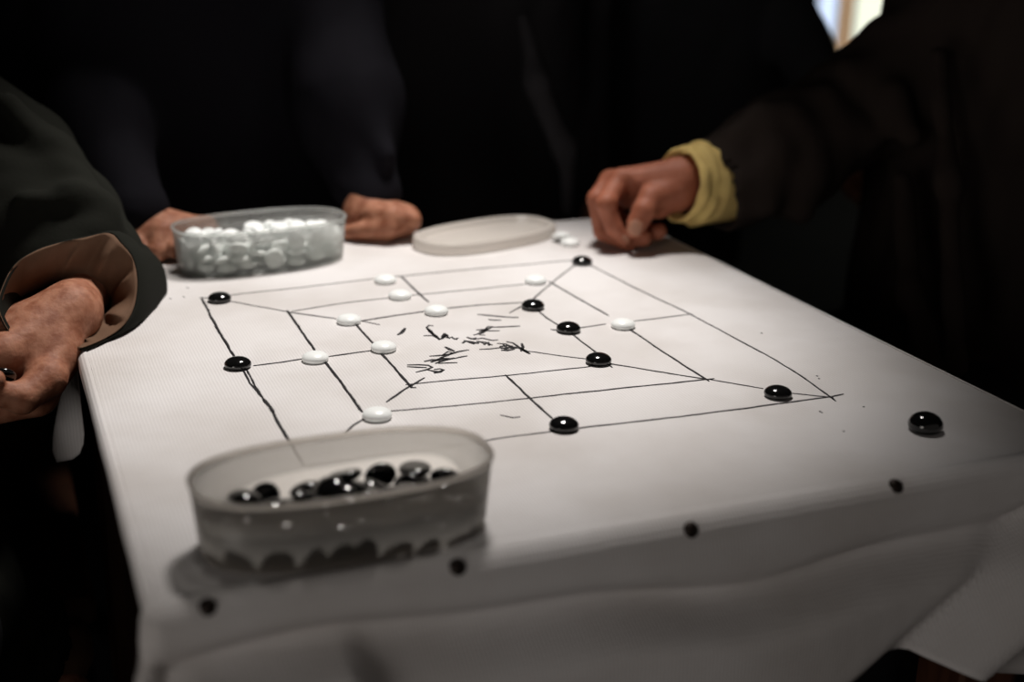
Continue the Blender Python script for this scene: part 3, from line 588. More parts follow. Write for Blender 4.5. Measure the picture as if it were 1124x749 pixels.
# ---------------------------------------------------------------- plastic tubs and lid
TL, TW, TH, TN, TT = .187, .095, .047, 2.6, .955
def oval(L, Wd, z, n=96, e=TN):
    r = []
    for i in range(n):
        t = 2*math.pi*i/n; c, s = math.cos(t), math.sin(t)
        r.append((L/2*math.copysign(abs(c)**(2/e), c), Wd/2*math.copysign(abs(s)**(2/e), s), z))
    return r
def tub(loc, rz, label, m):
    t = empty('plastic_tub', loc, label, 'plastic tub', 'oval plastic tubs for the stones', rz)
    w = .0016
    def o(z, ins):
        k = TT+(1-TT)*z/TH; return oval(TL*k-2*ins, TW*k-2*ins, z)
    def part(name, rings, c0, c1, inner=()):
        mb_ = MB(); mb_.loft(rings, cap0=c0, cap1=c1)
        idx = [1 if (i//96) in inner and i < 96*(len(rings)-1) else 0 for i in range(len(mb_.f))]
        return mesh(name, mb_.v, mb_.f, m, t, True, [m, M['clear']], idx, world=False)
    part('wall', [o(.004, -0.0), o(TH-.003, 0), o(TH-.003, w), o(.004, w), o(.004, 0)], False, False, (1, 2, 3))
    part('base', [o(.0008, .006), o(.0003, .003), o(.0012, .0008), o(.004, 0), o(.004, w), o(.0025, .003), o(.0022, .006)], True, True, (4, 5))
    part('rim', [o(TH-.003, w), o(TH-.003, -.0008), o(TH-.001, -.0012), o(TH, -.0004), o(TH, w*.8), o(TH-.001, w), o(TH-.003, w)], False, False)
    return t
FARC, FARR = (-.1270, .3172), .1323
NEARC, NEARR = (-.2080, -.3260), .009
tub((*FARC, T+.0008), FARR, 'frosted oval tub full of white stones, at the far edge by the fists', M['tub'])
tub((*NEARC, T+.0008), NEARR, 'milky oval tub holding black stones, at the front left of the table', M['tubw'])
def fill(data, c, ctr, rz, base, group):
    R = Matrix.Rotation(rz, 4, 'Z')
    zs = sorted(d[2] for d in data); hi = zs[int(len(zs)*.88)]
    front = sorted([d for d in data if d[2] > hi], key=lambda d: d[0])
    for d in data:
        mat_ = Matrix.Translation((ctr[0], ctr[1], T+.0008)) @ R @ Matrix.Translation(d[:3]) @ Euler(d[3:]).to_matrix().to_4x4()
        top_ = d[2] > hi
        lab = base[1] if top_ else (base[2] if d[1] < -.02 else base[0])
        o = stone(c, (0, 0, 0), (0, 0, 0), lab, group+(' top layer' if top_ else (' against the front wall' if d[1] < -.02 else ' buried in the pile')))
        o.matrix_world = mat_
        o.scale = (.985, .985, .985)
fill(WHITE, 'white', FARC, FARR, ('pale white stone buried in the pile inside the frosted far tub', 'pale white stone on top of the pile in the frosted far tub',
     'pale white stone pressed to the near wall inside the frosted far tub'), 'white stones in the far tub')
fill(BLACK, 'black', NEARC, NEARR, ('black stone buried in the pile inside the milky near tub', 'black stone on top of the pile in the milky near tub',
     'black stone pressed to the front wall inside the milky near tub'), 'black stones in the near tub')
lid = empty('tub_lid', (.1381, .3352, T+.0006), 'milky oval plastic lid lying on the cloth beside the far tub', 'lid', None, .2997)
mb_ = MB(); LL, LW = .187, .095
mb_.loft([oval(LL-.004, LW-.004, 0), oval(LL, LW, .001), oval(LL, LW, .0095), oval(LL-.002, LW-.002, .0128), oval(LL-.007, LW-.007, .0138), oval(LL-.016, LW-.016, .0134), oval(LL-.020, LW-.020, .0085),
          oval(LL-.025, LW-.025, .0072)], cap0=False, cap1=False)
mesh('rim', mb_.v, mb_.f, M['lid'], lid, True, world=False)
mb_ = MB(); mb_.loft([oval(LL-.025, LW-.025, .0072), oval(LL-.070, LW-.050, .0076), oval(.02, .01, .0078)], cap1=True)
mesh('panel', mb_.v, mb_.f, M['lid'], lid, True, world=False)

# ---------------------------------------------------------------- people
def ringat(c, axis, rx, ry, n=48, up=(0, 0, 1), amp=0.0, seed=0, k=3):
    a = np.array(axis, float); a /= np.linalg.norm(a)
    s = np.cross(a, np.array(up, float)); s /= np.linalg.norm(s); t = np.cross(s, a)
    rg = random.Random(seed); ph = [rg.uniform(0, 6.3) for _ in range(4)]; out = []
    for i in range(n):
        th = 2*math.pi*i/n
        q = 1+amp*(math.sin(k*th+ph[0])+.6*math.sin((2*k+1)*th+ph[1])+.4*math.sin((3*k+2)*th+ph[2]))
        out.append(tuple(np.array(c)+s*(rx*q*math.cos(th))+t*(ry*q*math.sin(th))))
    return out
def shoe(loc, rz, parent, m):
    s = Solid(); c, n = math.cos(rz), math.sin(rz)
    P = lambda a, z: (loc[0]+c*a, loc[1]+n*a, z)
    s.limb(P(-.07, .045), P(.02, .05), .042, .043, .02).limb(P(.02, .045), P(.15, .033), .045, .034, .02).limb(P(-.06, .07), P(-.06, .10), .04, .042, .02)
    v, f = s.surf(.008); v[:, 2] = np.maximum(v[:, 2], .003)
    return mesh('shoe', v, f, m, parent)
def hand_surf(s, vox=.0013):
    return s.surf(vox, None, 1)
def J(D0):
    return lambda u, v, d=0.0: ray(u, v, D0+d/1000.0)

# --- seated player on the right, reaching in with a curled hand
p5 = empty('person', (.70, .22, 0), 'seated person at the right in brown black jacket with yellow cuff, reaching over the table', 'person')
j5 = J(1.487); j = lambda u, v, d=0.0: j5(u, v, d)-np.array((0, 0, .0035))
s = Solid()
wr = j(750, 198, 6)
s.limb(j(748, 190, 0), j(680, 197, 6), .021, .0135, .012)
s.limb(j(750, 196, 10), j(670, 196, 22), .022, .0130, .012)
s.limb(j(750, 203, 16), j(672, 197, 40), .021, .012, .012)
s.limb(j(750, 208, 18), j(680, 206, 54), .020, .0115, .012)
s.limb(j(728, 206, 8), j(692, 212, 24), .024, .016, .012)
s.limb(j(740, 210, -6), j(714, 214, -20), .0185, .0135, .012)
s.limb(j(722, 222, -2), j(705, 224, 6), .016, .012, .010)
s.limb(wr, j(800, 178, 40), .0255, .032, .015)
s.limb(j(800, 178, 40), j(905, 140, 90), .032, .040, .02)
s.chain([j(680, 197, 4), j(664.5, 221, -24), j(674, 246, -18), j(686, 261, -12)], [.0128, .0112, .0100, .0078], .0022, .005)
s.chain([j(670, 196, 20), j(655, 215, 0), j(661, 251, 4), j(690, 265.5, 0)], [.0125, .0110, .0100, .0085], .0022, .005)
s.chain([j(672, 197, 38), j(658, 222, 20), j(676, 257, 12), j(706, 258, -6)], [.0118, .0105, .0105, .0106], .0022, .005)
s.chain([j(680, 206, 52), j(676, 232, 42), j(696, 253, 22), j(723, 251, 4)], [.0112, .0098, .0096, .0096], .0022, .005)
s.chain([j(717, 214, -16), j(707, 228, -28), j(699, 243, -28)], [.0145, .0134, .0116], .0025, .006)
# knuckle creases, tendons and veins
for a, b_, r in [((742, 186, -14), (686, 190, -6), .0022), ((740, 192, -13), (700, 196, -12), .0018), ((735, 183, 0), (690, 186, 4), .0018)]:
    s.limb(j(*a), j(*b_), r*.8, r*.6, .010)
s.ball(j(668, 219, -25), .0103, .004); s.ball(j(683, 194, 2), .0128, .006)
fine = hand_surf(s)
tor = Solid().trunk((.80, .16), [[.48, .15, .09], [.85, .15, .09], [1.10, .14, .08], [1.22, .07, .06], [1.36, .062, .062]], math.pi/2)
tor.limb(j(905, 140, 90), ray(1070, 28, 1.58), .038, .042, .03).limb(ray(1070, 28, 1.58), (.80, .14, 1.10), .045, .06, .03)
body = solids('body', [fine, tor.surf(.016)], M['skin_red'], p5)
# thumbnail and index nail
def nail(tip, back, out, w, l, parent):
    t = np.array(tip)-np.array(back); t /= np.linalg.norm(t); o_ = np.array(out, float); o_ -= t*(o_@t); o_ /= np.linalg.norm(o_); sd = np.cross(t, o_)
    mb_ = MB(); R = []
    for iz, zz in enumerate(np.linspace(0, 1, 8)):
        k = math.sqrt(max(1-(2*zz-1)**4, .0)); row = []
        for a in np.linspace(-1, 1, 9):
            x = a*w/2*(.35+.65*k if iz not in (0, 7) else .45)
            row.append(tuple(np.array(tip)+t*((zz-.8)*l)+sd*x+o_*(-.9*x*x/w*1.2-.0012*(zz*.6))))
        R.append(row)
    mb_.loft(R, closed=False)
    o2 = mb_.build('nail', M['nail'], parent); sm_ = o2.modifiers.new('thickness', 'SOLIDIFY'); sm_.thickness = .0008; sm_.offset = 0
    return o2
tocam = -FW
nb = (np.array(tocam)+.10*UP+.15*RT)
nail(j(696.8, 252, -39.4), j(703.5, 232, -43.2), nb, .0165, .0175, body)
nail(j(687, 263, -19.4), j(679, 250, -25.5), tocam+.25*RT*-1-.2*UP, .0100, .0110, body)
# jacket: sleeve and body in one cloth
s = Solid()
sh = ray(1078, 24, 1.58); el = ray(862, 168, 1.55); em = ray(916, 134, 1.57); eu = ray(966, 100, 1.575); cf = ray(792, 202, 1.515)
s.chain([cf, el, em, eu, sh], [.054, .064, .055, .060, .088], .03)
s.trunk((.82, .17), [[.47, .265, .19], [.60, .265, .19], [.85, .26, .175], [1.05, .265, .165], [1.18, .25, .14], [1.26, .14, .10], [1.30, .085, .085]], math.pi/2, .05)
s.limb(sh, (.80, .10, 1.10), .092, .10, .05)
s.limb((.84, .38, 1.10), (.97, .42, .82), .07, .062, .04).limb((.97, .42, .82), (.80, .34, .65), .06, .05, .03)
for pts, r in [([(812, 150, 1.485), (858, 132, 1.485), (905, 138, 1.51), (950, 150, 1.52)], .014), ([(868, 112, 1.52), (905, 112, 1.51), (930, 140, 1.515)], .011),
               ([(868, 140, 1.49), (885, 190, 1.50), (880, 232, 1.51)], .014), ([(905, 92, 1.56), (935, 82, 1.525), (975, 105, 1.51), (1000, 150, 1.50)], .012),
               ([(835, 130, 1.485), (850, 170, 1.475), (846, 225, 1.485)], .012), ([(940, 78, 1.56), (968, 40, 1.55), (1000, 20, 1.53)], .013)]:
    s.chain([ray(*p) for p in pts], [r]*len(pts), .022)
for pts, r in [([(1030, 60, 1.47), (1040, 200, 1.42), (1050, 400, 1.36)], .010), ([(990, 200, 1.5), (1000, 320, 1.45), (1030, 420, 1.4)], .012)]:
    s.chain([ray(*p) for p in pts], [r]*len(pts), .02)
ax = cf-el; ax /= np.linalg.norm(ax)
s.cut(cf-ax*.05, cf+ax*.10, .044, .052)
s.cut(cf+ax*.056+ax*.0, cf+ax*.12, .064, .08, .004)
v, f = s.surf(.0055, wrinkles(.004, 5, 42))
jk5 = mesh('jacket', v, f, M['jacket_brown'], p5)
mb_ = MB()                                         # turned-out yellow shirt cuff
c0 = ray(742, 203, 1.484); cax = np.array(cf)-c0; cax /= np.linalg.norm(cax)
tilt = cax+.15*FW
R = [ringat(c0+cax*.022, tilt, .033, .036, amp=.02, seed=2), ringat(c0+cax*.004, tilt, .034, .038, amp=.03, seed=2), ringat(c0+cax*.002, tilt, .0365, .041, amp=.03, seed=2),
     ringat(c0+cax*.008, tilt, .0405, .0440, amp=.03, seed=3), ringat(c0+cax*.012, tilt, .0405, .0440, amp=.03, seed=3), ringat(c0+cax*.0155, tilt, .0375, .0415, amp=.035, seed=3), ringat(c0+cax*.020, tilt, .042, .0465, amp=.035, seed=5), ringat(c0+cax*.025, tilt, .043, .048, amp=.035, seed=5), ringat(c0+cax*.029, tilt, .0395, .0440, amp=.035, seed=4), ringat(c0+cax*.034, tilt, .0445, .0495, amp=.04, seed=4),
     ringat(c0+cax*.040, tilt, .043, .048, amp=.03, seed=4), ringat(c0+cax*.085, tilt, .040, .043, amp=.02, seed=4)]
mb_.loft(R); mb_.build('shirt_cuff', M['yellow'], p5)
s = Solid().limb((.80, .07, .56), (.50, .05, .55), .088, .068, .03).limb((.80, .27, .56), (.50, .30, .55), .088, .068, .03)
s.limb((.50, .05, .55), (.50, .05, .10), .066, .05, .02).limb((.50, .30, .55), (.50, .30, .10), .066, .05, .02)
v, f = s.surf(.010, wrinkles(.004, 9, 30)); mesh('trousers', v, f, M['trouser'], p5)
shoe((.50, .05), math.pi, p5, M['leather']); shoe((.50, .30), math.pi, p5, M['leather'])

# --- seated player on the left, near sleeve turned back to its tan lining
p1 = empty('person', (-.62, .42, 0), 'seated person at the left in olive black jacket with tan cuff, pinching a stone', 'person')
j = J(1.10)
s = Solid()
s.limb(j(78, 342, 46), j(2, 390, -12), .018, .0155, .014)
s.limb(j(77, 342, 50), j(-24, 380, 4), .019, .0155, .014)
s.limb(j(75, 348, 62), j(-40, 366, 26), .024, .0145, .014)
s.limb(j(74, 352, 70), j(-46, 366, 46), .022, .0135, .014)
s.limb(j(40, 368, 34), j(8, 392, 14), .024, .018, .014)
s.limb(j(70, 362, 40), j(51, 414, -2), .019, .0150, .014)
s.limb(j(60, 392, 26), j(40, 430, 12), .022, .018, .012)
s.limb(j(40, 436, 10), j(-10, 446, 4), .0165, .0165, .008)
s.limb(j(77, 342, 52), j(92, 318, 120), .0195, .0235, .02)
s.limb(j(92, 318, 120), j(20, 240, 225), .0235, .038, .02)
s.chain([j(2, 386, -12), j(-34, 402, -30), j(-24, 424, -46), j(-6, 417, -48)], [.0150, .0118, .0100, .0085], .0025, .006)
s.chain([j(-24, 374, 4), j(-62, 396, -12), j(-50, 436, -20), j(-20, 446, -10)], [.0145, .0118, .0104, .009], .0025, .006)
s.chain([j(-40, 366, 26), j(-74, 394, 12), j(-62, 440, 4), j(-30, 450, 6)], [.0140, .0112, .0100, .0088], .0025, .006)
s.chain([j(-46, 366, 46), j(-76, 398, 34), j(-64, 436, 24), j(-38, 446, 22)], [.0125, .0100, .0090, .008], .0025, .006)
s.chain([j(53, 416, -6), j(24, 437, -28), j(-4, 431, -40)], [.0150, .0132, .0110], .0035, .008)
s.limb(j(64, 352, 44), j(10, 380, 14), .0195, .0175, .014)
s.limb(j(58, 372, 34), j(20, 398, 8), .0195, .0160, .014)
s.limb(j(56, 358, 50), j(-20, 384, 22), .020, .016, .014)
fine = hand_surf(s)
ls_d = 1.20
s2 = Solid().limb(ray(22, 720, 1.19), ray(-95, 664, 1.11), .030, .042, .02).limb(ray(-95, 664, 1.11), (-.60, .30, 1.0), .042, .055, .02)
s2.limb(ray(22, 720, 1.19), ray(84, 782, 1.20), .027, .026, .015)
lw0 = J(1.21); lw = lambda u, v, d=0: lw0(u-4, v+36, d)
hb = Solid().limb(lw(92, 748, 0), lw(120, 800, -10), .026, .022, .012).limb(lw(92, 748, 6), lw(104, 806, -4), .024, .020, .012)
hb.chain([lw(122, 800, -14), lw(132, 834, -20), lw(130, 858, -10)], [.011, .0095, .008], .003, .006)
hb.chain([lw(112, 804, -10), lw(120, 842, -16), lw(116, 866, -6)], [.0115, .0098, .0082], .003, .006)
hb.chain([lw(102, 806, -4), lw(106, 842, -8), lw(102, 862, 0)], [.011, .0095, .008], .003, .006)
hb.chain([lw(92, 804, 2), lw(92, 836, -2), lw(90, 852, 4)], [.0100, .0085, .0072], .003, .006)
hb.chain([lw(112, 762, -18), lw(134, 784, -28), lw(142, 806, -30)], [.0125, .0110, .0090], .003, .008)
tor = Solid().trunk((-.64, .42), [[.48, .13, .08], [.75, .13, .09], [1.05, .13, .08], [1.18, .07, .06], [1.34, .060, .060]], math.pi/2)
tor.limb(j(20, 240, 225), ray(-200, 60, 1.36), .042, .055, .03)
tor.limb((-.60, .30, 1.0), (-.63, .24, 1.14), .05, .06, .03)
solids('body', [fine, hb.surf(.002), s2.surf(.006), tor.surf(.016)], M['skin'], p1)
s = Solid()
sh = ray(-210, 60, 1.37); el = ray(-20, 205, 1.345); cf = ray(92, 318, 1.205)
s.limb(ray(84, 300, 1.25), ray(40, 262, 1.285), .066, .080, .02).limb(ray(40, 262, 1.285), el, .078, .092, .03).limb(el, sh, .094, .105, .04)
s.trunk((-.68, .44), [[.47, .245, .18], [.60, .24, .18], [.95, .24, .165], [1.12, .25, .15], [1.22, .15, .11], [1.27, .085, .085]], math.pi/2, .05)
s.chain([ray(10, 120, 1.26), ray(60, 170, 1.26), ray(110, 245, 1.22)], [.013, .015, .013], .02)
s.chain([ray(30, 222, 1.20), ray(80, 214, 1.21), ray(112, 228, 1.23)], [.010, .012, .010], .015)
s.cut(ray(60, 310, 1.28), ray(84, 340, 1.16), .030, .044, .006)
# the other arm, resting on the thigh
ca = ray(8, 716, 1.19); CA0 = ray(-95, 664, 1.11); av = ca-CA0; av /= np.linalg.norm(av)
s.limb(ca, CA0, .057, .086, .03).limb(CA0, (-.66, .24, 1.10), .085, .10, .04)
s.chain([ca-av*.002+np.array(q_) for q_ in [tuple(np.array(ringat((0, 0, 0), av, .056, .056, n=24)[k_])) for k_ in list(range(24))+[0]]], [.0065]*25, .008)
s.cut(ca-av*.01, ca+av*.10, .046, .05, .004); s.cut(ca+av*.090, ca+av*.15, .076, .09, .003)
v, f = s.surf(.0055, wrinkles(.004, 21, 45))
# keep the sleeve out of the near cuff mouth: the cuff edge below closes it
jk1 = mesh('jacket', v, f, M['jacket_olive'], p1)
def cufploop(px, dd=0.0):
    out = []
    n = len(px)
    for i in range(n*8):
        t = i/8; k = int(t) % n; w = t-int(t)
        p0, p1_, p2, p3 = [np.array(px[(k+q) % n], float) for q in (-1, 0, 1, 2)]
        p = .5*((2*p1_)+(-p0+p2)*w+(2*p0-5*p1_+4*p2-p3)*w*w+(-p0+3*p1_-3*p2+p3)*w**3)
        u, vv = p
        D = 1.098+u/150*.082-(vv-320)/64*.022+dd
        tdp = float((tab(u, max(vv, 340), .004)-CAM)@FW)
        if vv > 320 and u > 85: D = min(D, tdp-.004)
        out.append(ray(u, vv, D))
    return out
OUT = [(-2, 338), (3, 314), (17, 290), (40, 275), (64, 267), (92, 261), (119, 256), (132, 267), (145, 284), (150, 311), (145, 341), (130, 362), (101, 378), (74, 385), (42, 384), (12, 366)]
INN = [(8, 345), (12, 334), (24, 324), (42, 316), (62, 308), (80, 306), (101, 313), (116, 320), (122, 328), (121, 338), (112, 348), (100, 358), (84, 370), (68, 376), (44, 374), (20, 362)]
o0 = np.array(cufploop(OUT)); i0 = np.array(cufploop(INN, .040)); N_ = len(o0)
cen = o0.mean(0)
def scal(L, k, dd): return [c_+(p-c_)*k+FW*dd for p in L for c_ in [L.mean(0)]]
rg = random.Random(4)
def pucker(a, b_, t, amp):
    out = []
    for i in range(len(a)):
        th = 2*math.pi*i/len(a); bul = math.sin(math.pi*t)
        w = .55-1.1*abs(math.sin(4.5*th+1.2*t+.4))**.7+.35*math.sin(5*th+1.3)+.25*math.sin(13*th+3*t)
        out.append(a[i]*(1-t)+b_[i]*t-FW*(.006*bul)+(-FW)*amp*w*bul)
    return out
mb_ = MB()
mb_.loft([scal(o0, 1.0, .002)]+[pucker(o0, i0, t, .0080) for t in np.linspace(0, 1, 14)]+[scal(i0, .97, .006)])
lin = mb_.build('cuff_lining', M['lining'], jk1); tag(lin, 'tan turned back cuff lining with puckers')
mb_ = MB(); mb_.loft([scal(i0, .975, .003), scal(i0, .94, .02), scal(i0, .90, .06), scal(i0, .80, .10)]); mb_.build('inner_sleeve', M['jacket_black'], jk1)
# thick dark cuff edge wrapped round the lining, running back into the sleeve
mb_ = MB()
def dark(k, dd, dr=0): 
    q = []
    for p in scal(o0, k, dd):
        p = np.array(p); p[2] = max(p[2], T+.0015) if p[0] > X0-.004 else p[2]
        q.append(tuple(p))
    return q
mb_.loft([dark(.985, .006), dark(1.002, .0025), dark(1.03, .003), dark(1.06, .010), dark(1.075, .022), dark(1.06, .040), dark(1.03, .07), dark(.98, .11)])
eo = mb_.build('cuff_edge', M['jacket_olive'], jk1)
# small inner shirt edge of the other cuff
mb_ = MB(); a0 = ca+av*.031
mb_.loft([ringat(a0-av*.03, av, .047, .047, amp=.02, seed=8), ringat(a0+av*.004, av, .050, .051, amp=.03, seed=8), ringat(a0+av*.024, av, .052, .053, amp=.04, seed=9), ringat(a0+av*.025, av, .049, .050, amp=.04, seed=9), ringat(a0-av*.01, av, .043, .044, amp=.02, seed=9)])
tag(mb_.build('cuff_lining', M['lining'], jk1), 'tan cuff edge of the lowered sleeve')
s = Solid().limb((-.76, .36, .56), (-.70, -.04, .545), .088, .068, .03).limb((-.60, .36, .56), (-.49, .0, .545), .088, .066, .03)
s.limb((-.70, -.04, .545), (-.70, -.04, .10), .064, .05, .02).limb((-.49, .0, .545), (-.50, .0, .10), .064, .05, .02)
v, f = s.surf(.010, wrinkles(.004, 33, 30)); mesh('trousers', v, f, M['trouser'], p1)
shoe((-.70, -.05), -math.pi/2, p1, M['leather']); shoe((-.50, -.01), -math.pi/2, p1, M['leather'])
# stone pinched between thumb and finger
q = j(3, 413, -34)
Rm = Matrix(((RT[0], UP[0], -FW[0]), (RT[1], UP[1], -FW[1]), (RT[2], UP[2], -FW[2]))) @ Euler((math.radians(60), math.radians(12), 0)).to_matrix()
stone('black', tuple(q), Rm.to_euler(), 'glossy black stone pinched between thumb and finger of the left player', None, .98)

# --- standing people along the far side
def standing(cx, cy, rx, ry, m, label, seed, rz=0.0, top=1.52, hem=.62, lean=0.0):
    p = empty('person', (cx, cy, 0), label, 'person')
    prof = [[hem, rx*1.04, ry*1.06, 0], [.80, rx*1.02, ry*1.04, 0], [1.02, rx*.97, ry*.98, -lean*.4], [1.22, rx, ry, -lean*.8], [top-.14, rx*1.02, ry*.95, -lean], [top-.06, rx*.86, ry*.75, -lean], [top, .10, .09, -lean], [top+.04, .075, .075, -lean]]
    s = Solid().trunk((cx, cy), prof, rz, .04)
    tr = Solid()
    for sx in (-1, 1):
        tr.limb((cx+sx*.085, cy, .86), (cx+sx*.10, cy, .50), .105, .080, .03).limb((cx+sx*.10, cy, .50), (cx+sx*.11, cy+.01, .07), .080, .062, .02)
        shoe((cx+sx*.11, cy), -math.pi/2, p, M['leather'])
    v, f = tr.surf(.012, wrinkles(.004, seed+1, 30)); mesh('trousers', v, f, M['trouser'], p)
    core = Solid().trunk((cx, cy), [[hem+.1, rx*.6, ry*.6, 0], [1.2, rx*.55, ry*.55, -lean*.8], [top-.10, rx*.35, ry*.45, -lean], [top-.02, .065, .065, -lean], [top+.10, .06, .06, -lean]], rz, .04)
    return p, s, core
# the one leaning with both fists on the table edge
p2, s, core = standing(-.15, .66, .235, .125, M['jacket_navy'], 'standing person in navy black jacket behind the far tub, leaning both fists on the table', 40, top=1.46, lean=.03)
cr = ray(407, 222, 1.535); cr2 = ray(352, -60, 1.62); cl_ = ray(146, 232, 1.425); cl2 = ray(40, 10, 1.60)
s.limb(cr, ray(380, 110, 1.565), .031, .060, .02).limb(ray(380, 110, 1.565), cr2, .060, .068, .04).limb(cr2, (.02, .64, 1.34), .07, .08, .04)
s.limb(ray(396, 215, 1.535), ray(420, 213, 1.535), .022, .022, .02)
s.limb(cl_, ray(104, 140, 1.50), .038, .056, .02).limb(ray(104, 140, 1.50), cl2, .056, .066, .04).limb(cl2, (-.33, .64, 1.34), .07, .08, .04)
s.chain([ray(405, 20, 1.58), ray(395, 110, 1.53), ray(425, 170, 1.51)], [.010, .012, .010], .02)
s.chain([ray(330, 60, 1.60), ray(350, 150, 1.56), ray(380, 205, 1.53)], [.012]*3, .02)
s.chain([ray(60, 90, 1.55), ray(100, 160, 1.46), ray(150, 205, 1.42)], [.010, .012, .010], .02)
v, f = s.surf(.006, wrinkles(.0035, 41, 36)); mesh('jacket', v, f, M['jacket_navy'], p2)
j = J(1.404)
s = Solid()
s.limb(j(140, 240, 30), j(112, 160, 90), .027, .034, .02)
for a, r in [((160, 260, 2), .0125), ((178, 254, 4), .0130), ((197, 251, 10), .0125), ((214, 250, 18), .0115)]:
    s.limb(j(142, 246, 26), j(*a), .024, r, .012)
s.chain([j(178, 256, 0), j(173, 276, -10), j(178, 279, 14)], [.0132, .0110, .0095], .002, .004)
s.chain([j(197, 253, 8), j(192, 273, -6), j(198, 277, 18)], [.0125, .0108, .0092], .002, .004)
s.chain([j(214, 251, 16), j(210, 269, 6), j(216, 273, 28)], [.0115, .0100, .0086], .002, .004)
s.chain([j(226, 250, 30), j(226, 264, 20), j(230, 268, 40)], [.0105, .0090, .0078], .002, .004)
s.limb(j(146, 246, 26), j(226, 250, 32), .020, .0105, .012)
s.chain([j(146, 256, 10), j(150, 270, -8), j(158, 280, -10)], [.0130, .0112, .0095], .002, .006)
h1 = hand_surf(s, .0016)
j = J(1.508)
s = Solid()
s.limb(j(404, 232, 18), j(384, 120, 60), .027, .036, .02)
for a, r in [((448, 242, 0), .0150), ((446, 238, 14), .0140), ((442, 236, 28), .013), ((436, 236, 40), .012)]:
    s.limb(j(404, 240, 18), j(*a), .0235, r, .012)
s.chain([j(448, 243, -2), j(428, 250, -22), j(398, 253, -16), j(380, 255, -8)], [.0140, .0110, .0098, .0082], .0022, .004)
s.chain([j(444, 248, 8), j(424, 256, -8), j(400, 258, -4), j(384, 258, 4)], [.0130, .0105, .0092, .0078], .0022, .004)
s.chain([j(442, 246, 26), j(420, 254, 12), j(398, 256, 14), j(384, 256, 18)], [.012, .010, .0088, .0075], .0022, .004)
s.chain([j(436, 244, 38), j(416, 250, 28), j(398, 252, 28), j(386, 252, 30)], [.011, .009, .008, .007], .0022, .004)
s.chain([j(412, 236, -10), j(430, 237, -20), j(452, 242, -14)], [.0140, .0120, .0100], .002, .008)
h2 = hand_surf(s, .0016)
core.chain([ray(112, 160, 1.494), ray(104, 140, 1.50), ray(40, 10, 1.60), (-.30, .66, 1.30), (-.16, .66, 1.28)], [.032, .034, .040, .042, .05], .03).chain([ray(384, 120, 1.568), cr2, (.0, .66, 1.30), (-.14, .66, 1.28)], [.036, .042, .044, .05], .03)
solids('body', [h1, h2, core.surf(.016)], M['skin'], p2)

def arm_down(s, core, sx, cx, cy, rx, hand_at, parent_parts):
    shp = np.array((cx+sx*rx*.95, cy, 1.30)); elb = np.array((cx+sx*(rx+.05), cy+.03, 1.02)); ha = np.array(hand_at)
    cu = elb+(ha-elb)*.72
    s.limb(shp, elb, .068, .060, .04).limb(elb, cu, .058, .046, .03)
    d = (ha-elb)/np.linalg.norm(ha-elb); s.cut(cu+d*.01, cu+d*.08, .034, .040, .004)
    h = Solid().limb(elb, cu+d*.03, .038, .028, .02).limb(cu+d*.03, ha, .027, .026, .02)
    sd = np.cross(d, (0, 0, 1)); sd /= np.linalg.norm(sd); dn = np.cross(d, sd)
    for i in range(4):
        b0 = ha+d*.045+sd*(.027-.018*i)+dn*0; h.limb(ha-d*.01, b0, .020, .0105, .010)
        h.chain([b0, b0+d*(.036-.003*abs(i-1.5))-np.array((0, 0, 1))*.010, b0+d*.046-np.array((0, 0, 1))*.034], [.0105, .0092, .0076], .002, .004)
    h.chain([ha+sd*.028-d*.01, ha+sd*.046+d*.022, ha+sd*.040+d*.048], [.013, .011, .009], .002, .006)
    parent_parts.append(h.surf(.003))
p3, s, core = standing(.315, .91, .20, .13, M['jacket_grey'], 'person standing at the middle of the far side in a charcoal jacket', 50)
hp = []
arm_down(s, core, -1, .315, .91, .17, (.16, .82, .58), hp); arm_down(s, core, 1, .315, .91, .16, (.50, .84, .58), hp)
s.chain([ray(575, 20, 1.78), ray(590, 90, 1.76), ray(615, 165, 1.75)], [.010, .013, .010], .02).chain([ray(600, 120, 1.76), ray(622, 160, 1.76), ray(624, 230, 1.78)], [.010]*3, .02)
v, f = s.surf(.007, wrinkles(.0035, 51, 30)); mesh('jacket', v, f, M['jacket_grey'], p3)
solids('body', hp+[core.surf(.016)], M['skin'], p3)
p4, s, core = standing(.755, 1.08, .235, .13, M['jacket_black'], 'person standing beyond the reaching hand in a plain black jacket', 60)
hp = []
arm_down(s, core, -1, .755, 1.08, .16, (.66, 1.04, .60), hp); arm_down(s, core, 1, .755, 1.08, .17, tuple(ray(950, 190, 2.12)), hp)
v, f = s.surf(.007, wrinkles(.0035, 61, 30)); mesh('jacket', v, f, M['jacket_black'], p4)
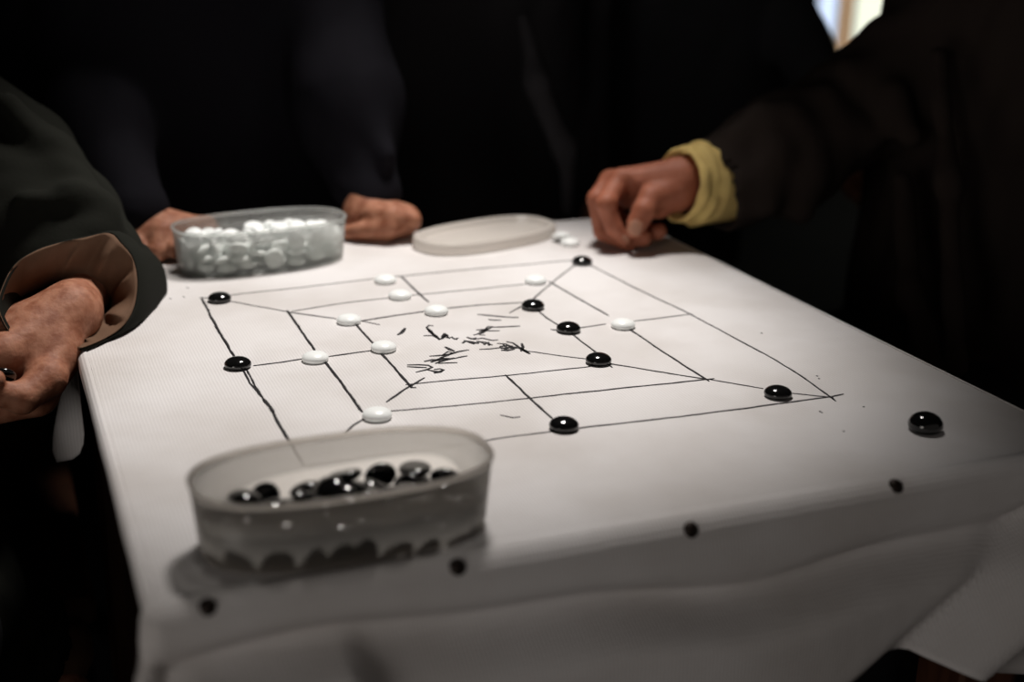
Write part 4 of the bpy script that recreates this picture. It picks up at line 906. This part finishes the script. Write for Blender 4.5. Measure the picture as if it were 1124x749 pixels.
solids('body', hp+[core.surf(.016)], M['skin'], p4)

# ---------------------------------------------------------------- stools
def stool(c, label, w=.36):
    t = empty('stool', (c[0], c[1], 0), label, 'stool')
    mb_ = MB(); mb_.box((c[0], c[1], .45-.016), (w, w, .032), bev=.006); mb_.build('seat', M['wood'], t, False)
    for sx in (-1, 1):
        for sy in (-1, 1):
            mb_ = MB(); mb_.box((c[0]+sx*(w/2-.04), c[1]+sy*(w/2-.04), .209), (.042, .042, .418), bev=.004); mb_.build('leg', M['wood'], t, False)
    for a in (-1, 1):
        mb_ = MB(); mb_.box((c[0], c[1]+a*(w/2-.04), .16), (w-.12, .022, .03)); mb_.build('stretcher', M['wood'], t, False)
        mb_ = MB(); mb_.box((c[0]+a*(w/2-.04), c[1], .20), (.022, w-.12, .03)); mb_.build('stretcher', M['wood'], t, False)
    return t
stool((-.585, .44), 'dark wooden stool left of the table, under the left player', .50)
stool((.84, .17), 'dark wooden stool right of the table, hidden under the right player', .38)

# ---------------------------------------------------------------- bright window far behind
w = empty('window_1', ((wx0+wx1)/2, 3.85, wz0), None, None); tag(w, kind='structure')
mb_ = MB()
for x in (wx0+.03, wx1-.03): mb_.box((x, 3.85, (wz0+wz1)/2), (.06, .10, wz1-wz0))
for z in (wz0+.03, wz1-.03): mb_.box(((wx0+wx1)/2, 3.85, z), (wx1-wx0-.12, .10, .06))
mb_.build('window_frame', M['frame'], w, False)
XM0, XM1 = 3.125, 3.20
def pane(a, b_, m):
    mb_ = MB(); mb_.box(((a+b_)/2, 3.86, (wz0+wz1)/2), (b_-a, .008, wz1-wz0-.12)); mb_.build('pane', m, w, False)
pane(wx0+.06, XM0, M['pane_blue']); pane(XM0+.012, XM1-.012, M['post_glow']); pane(XM1, wx1-.06, M['pane_green'])  # middle strip glows tan to look like a lit post
for x in (XM0+.006, XM1-.006):
    mb_ = MB(); mb_.box((x, 3.85, (wz0+wz1)/2), (.012, .05, wz1-wz0-.12)); mb_.build('mullion', M['frame'], w, False)
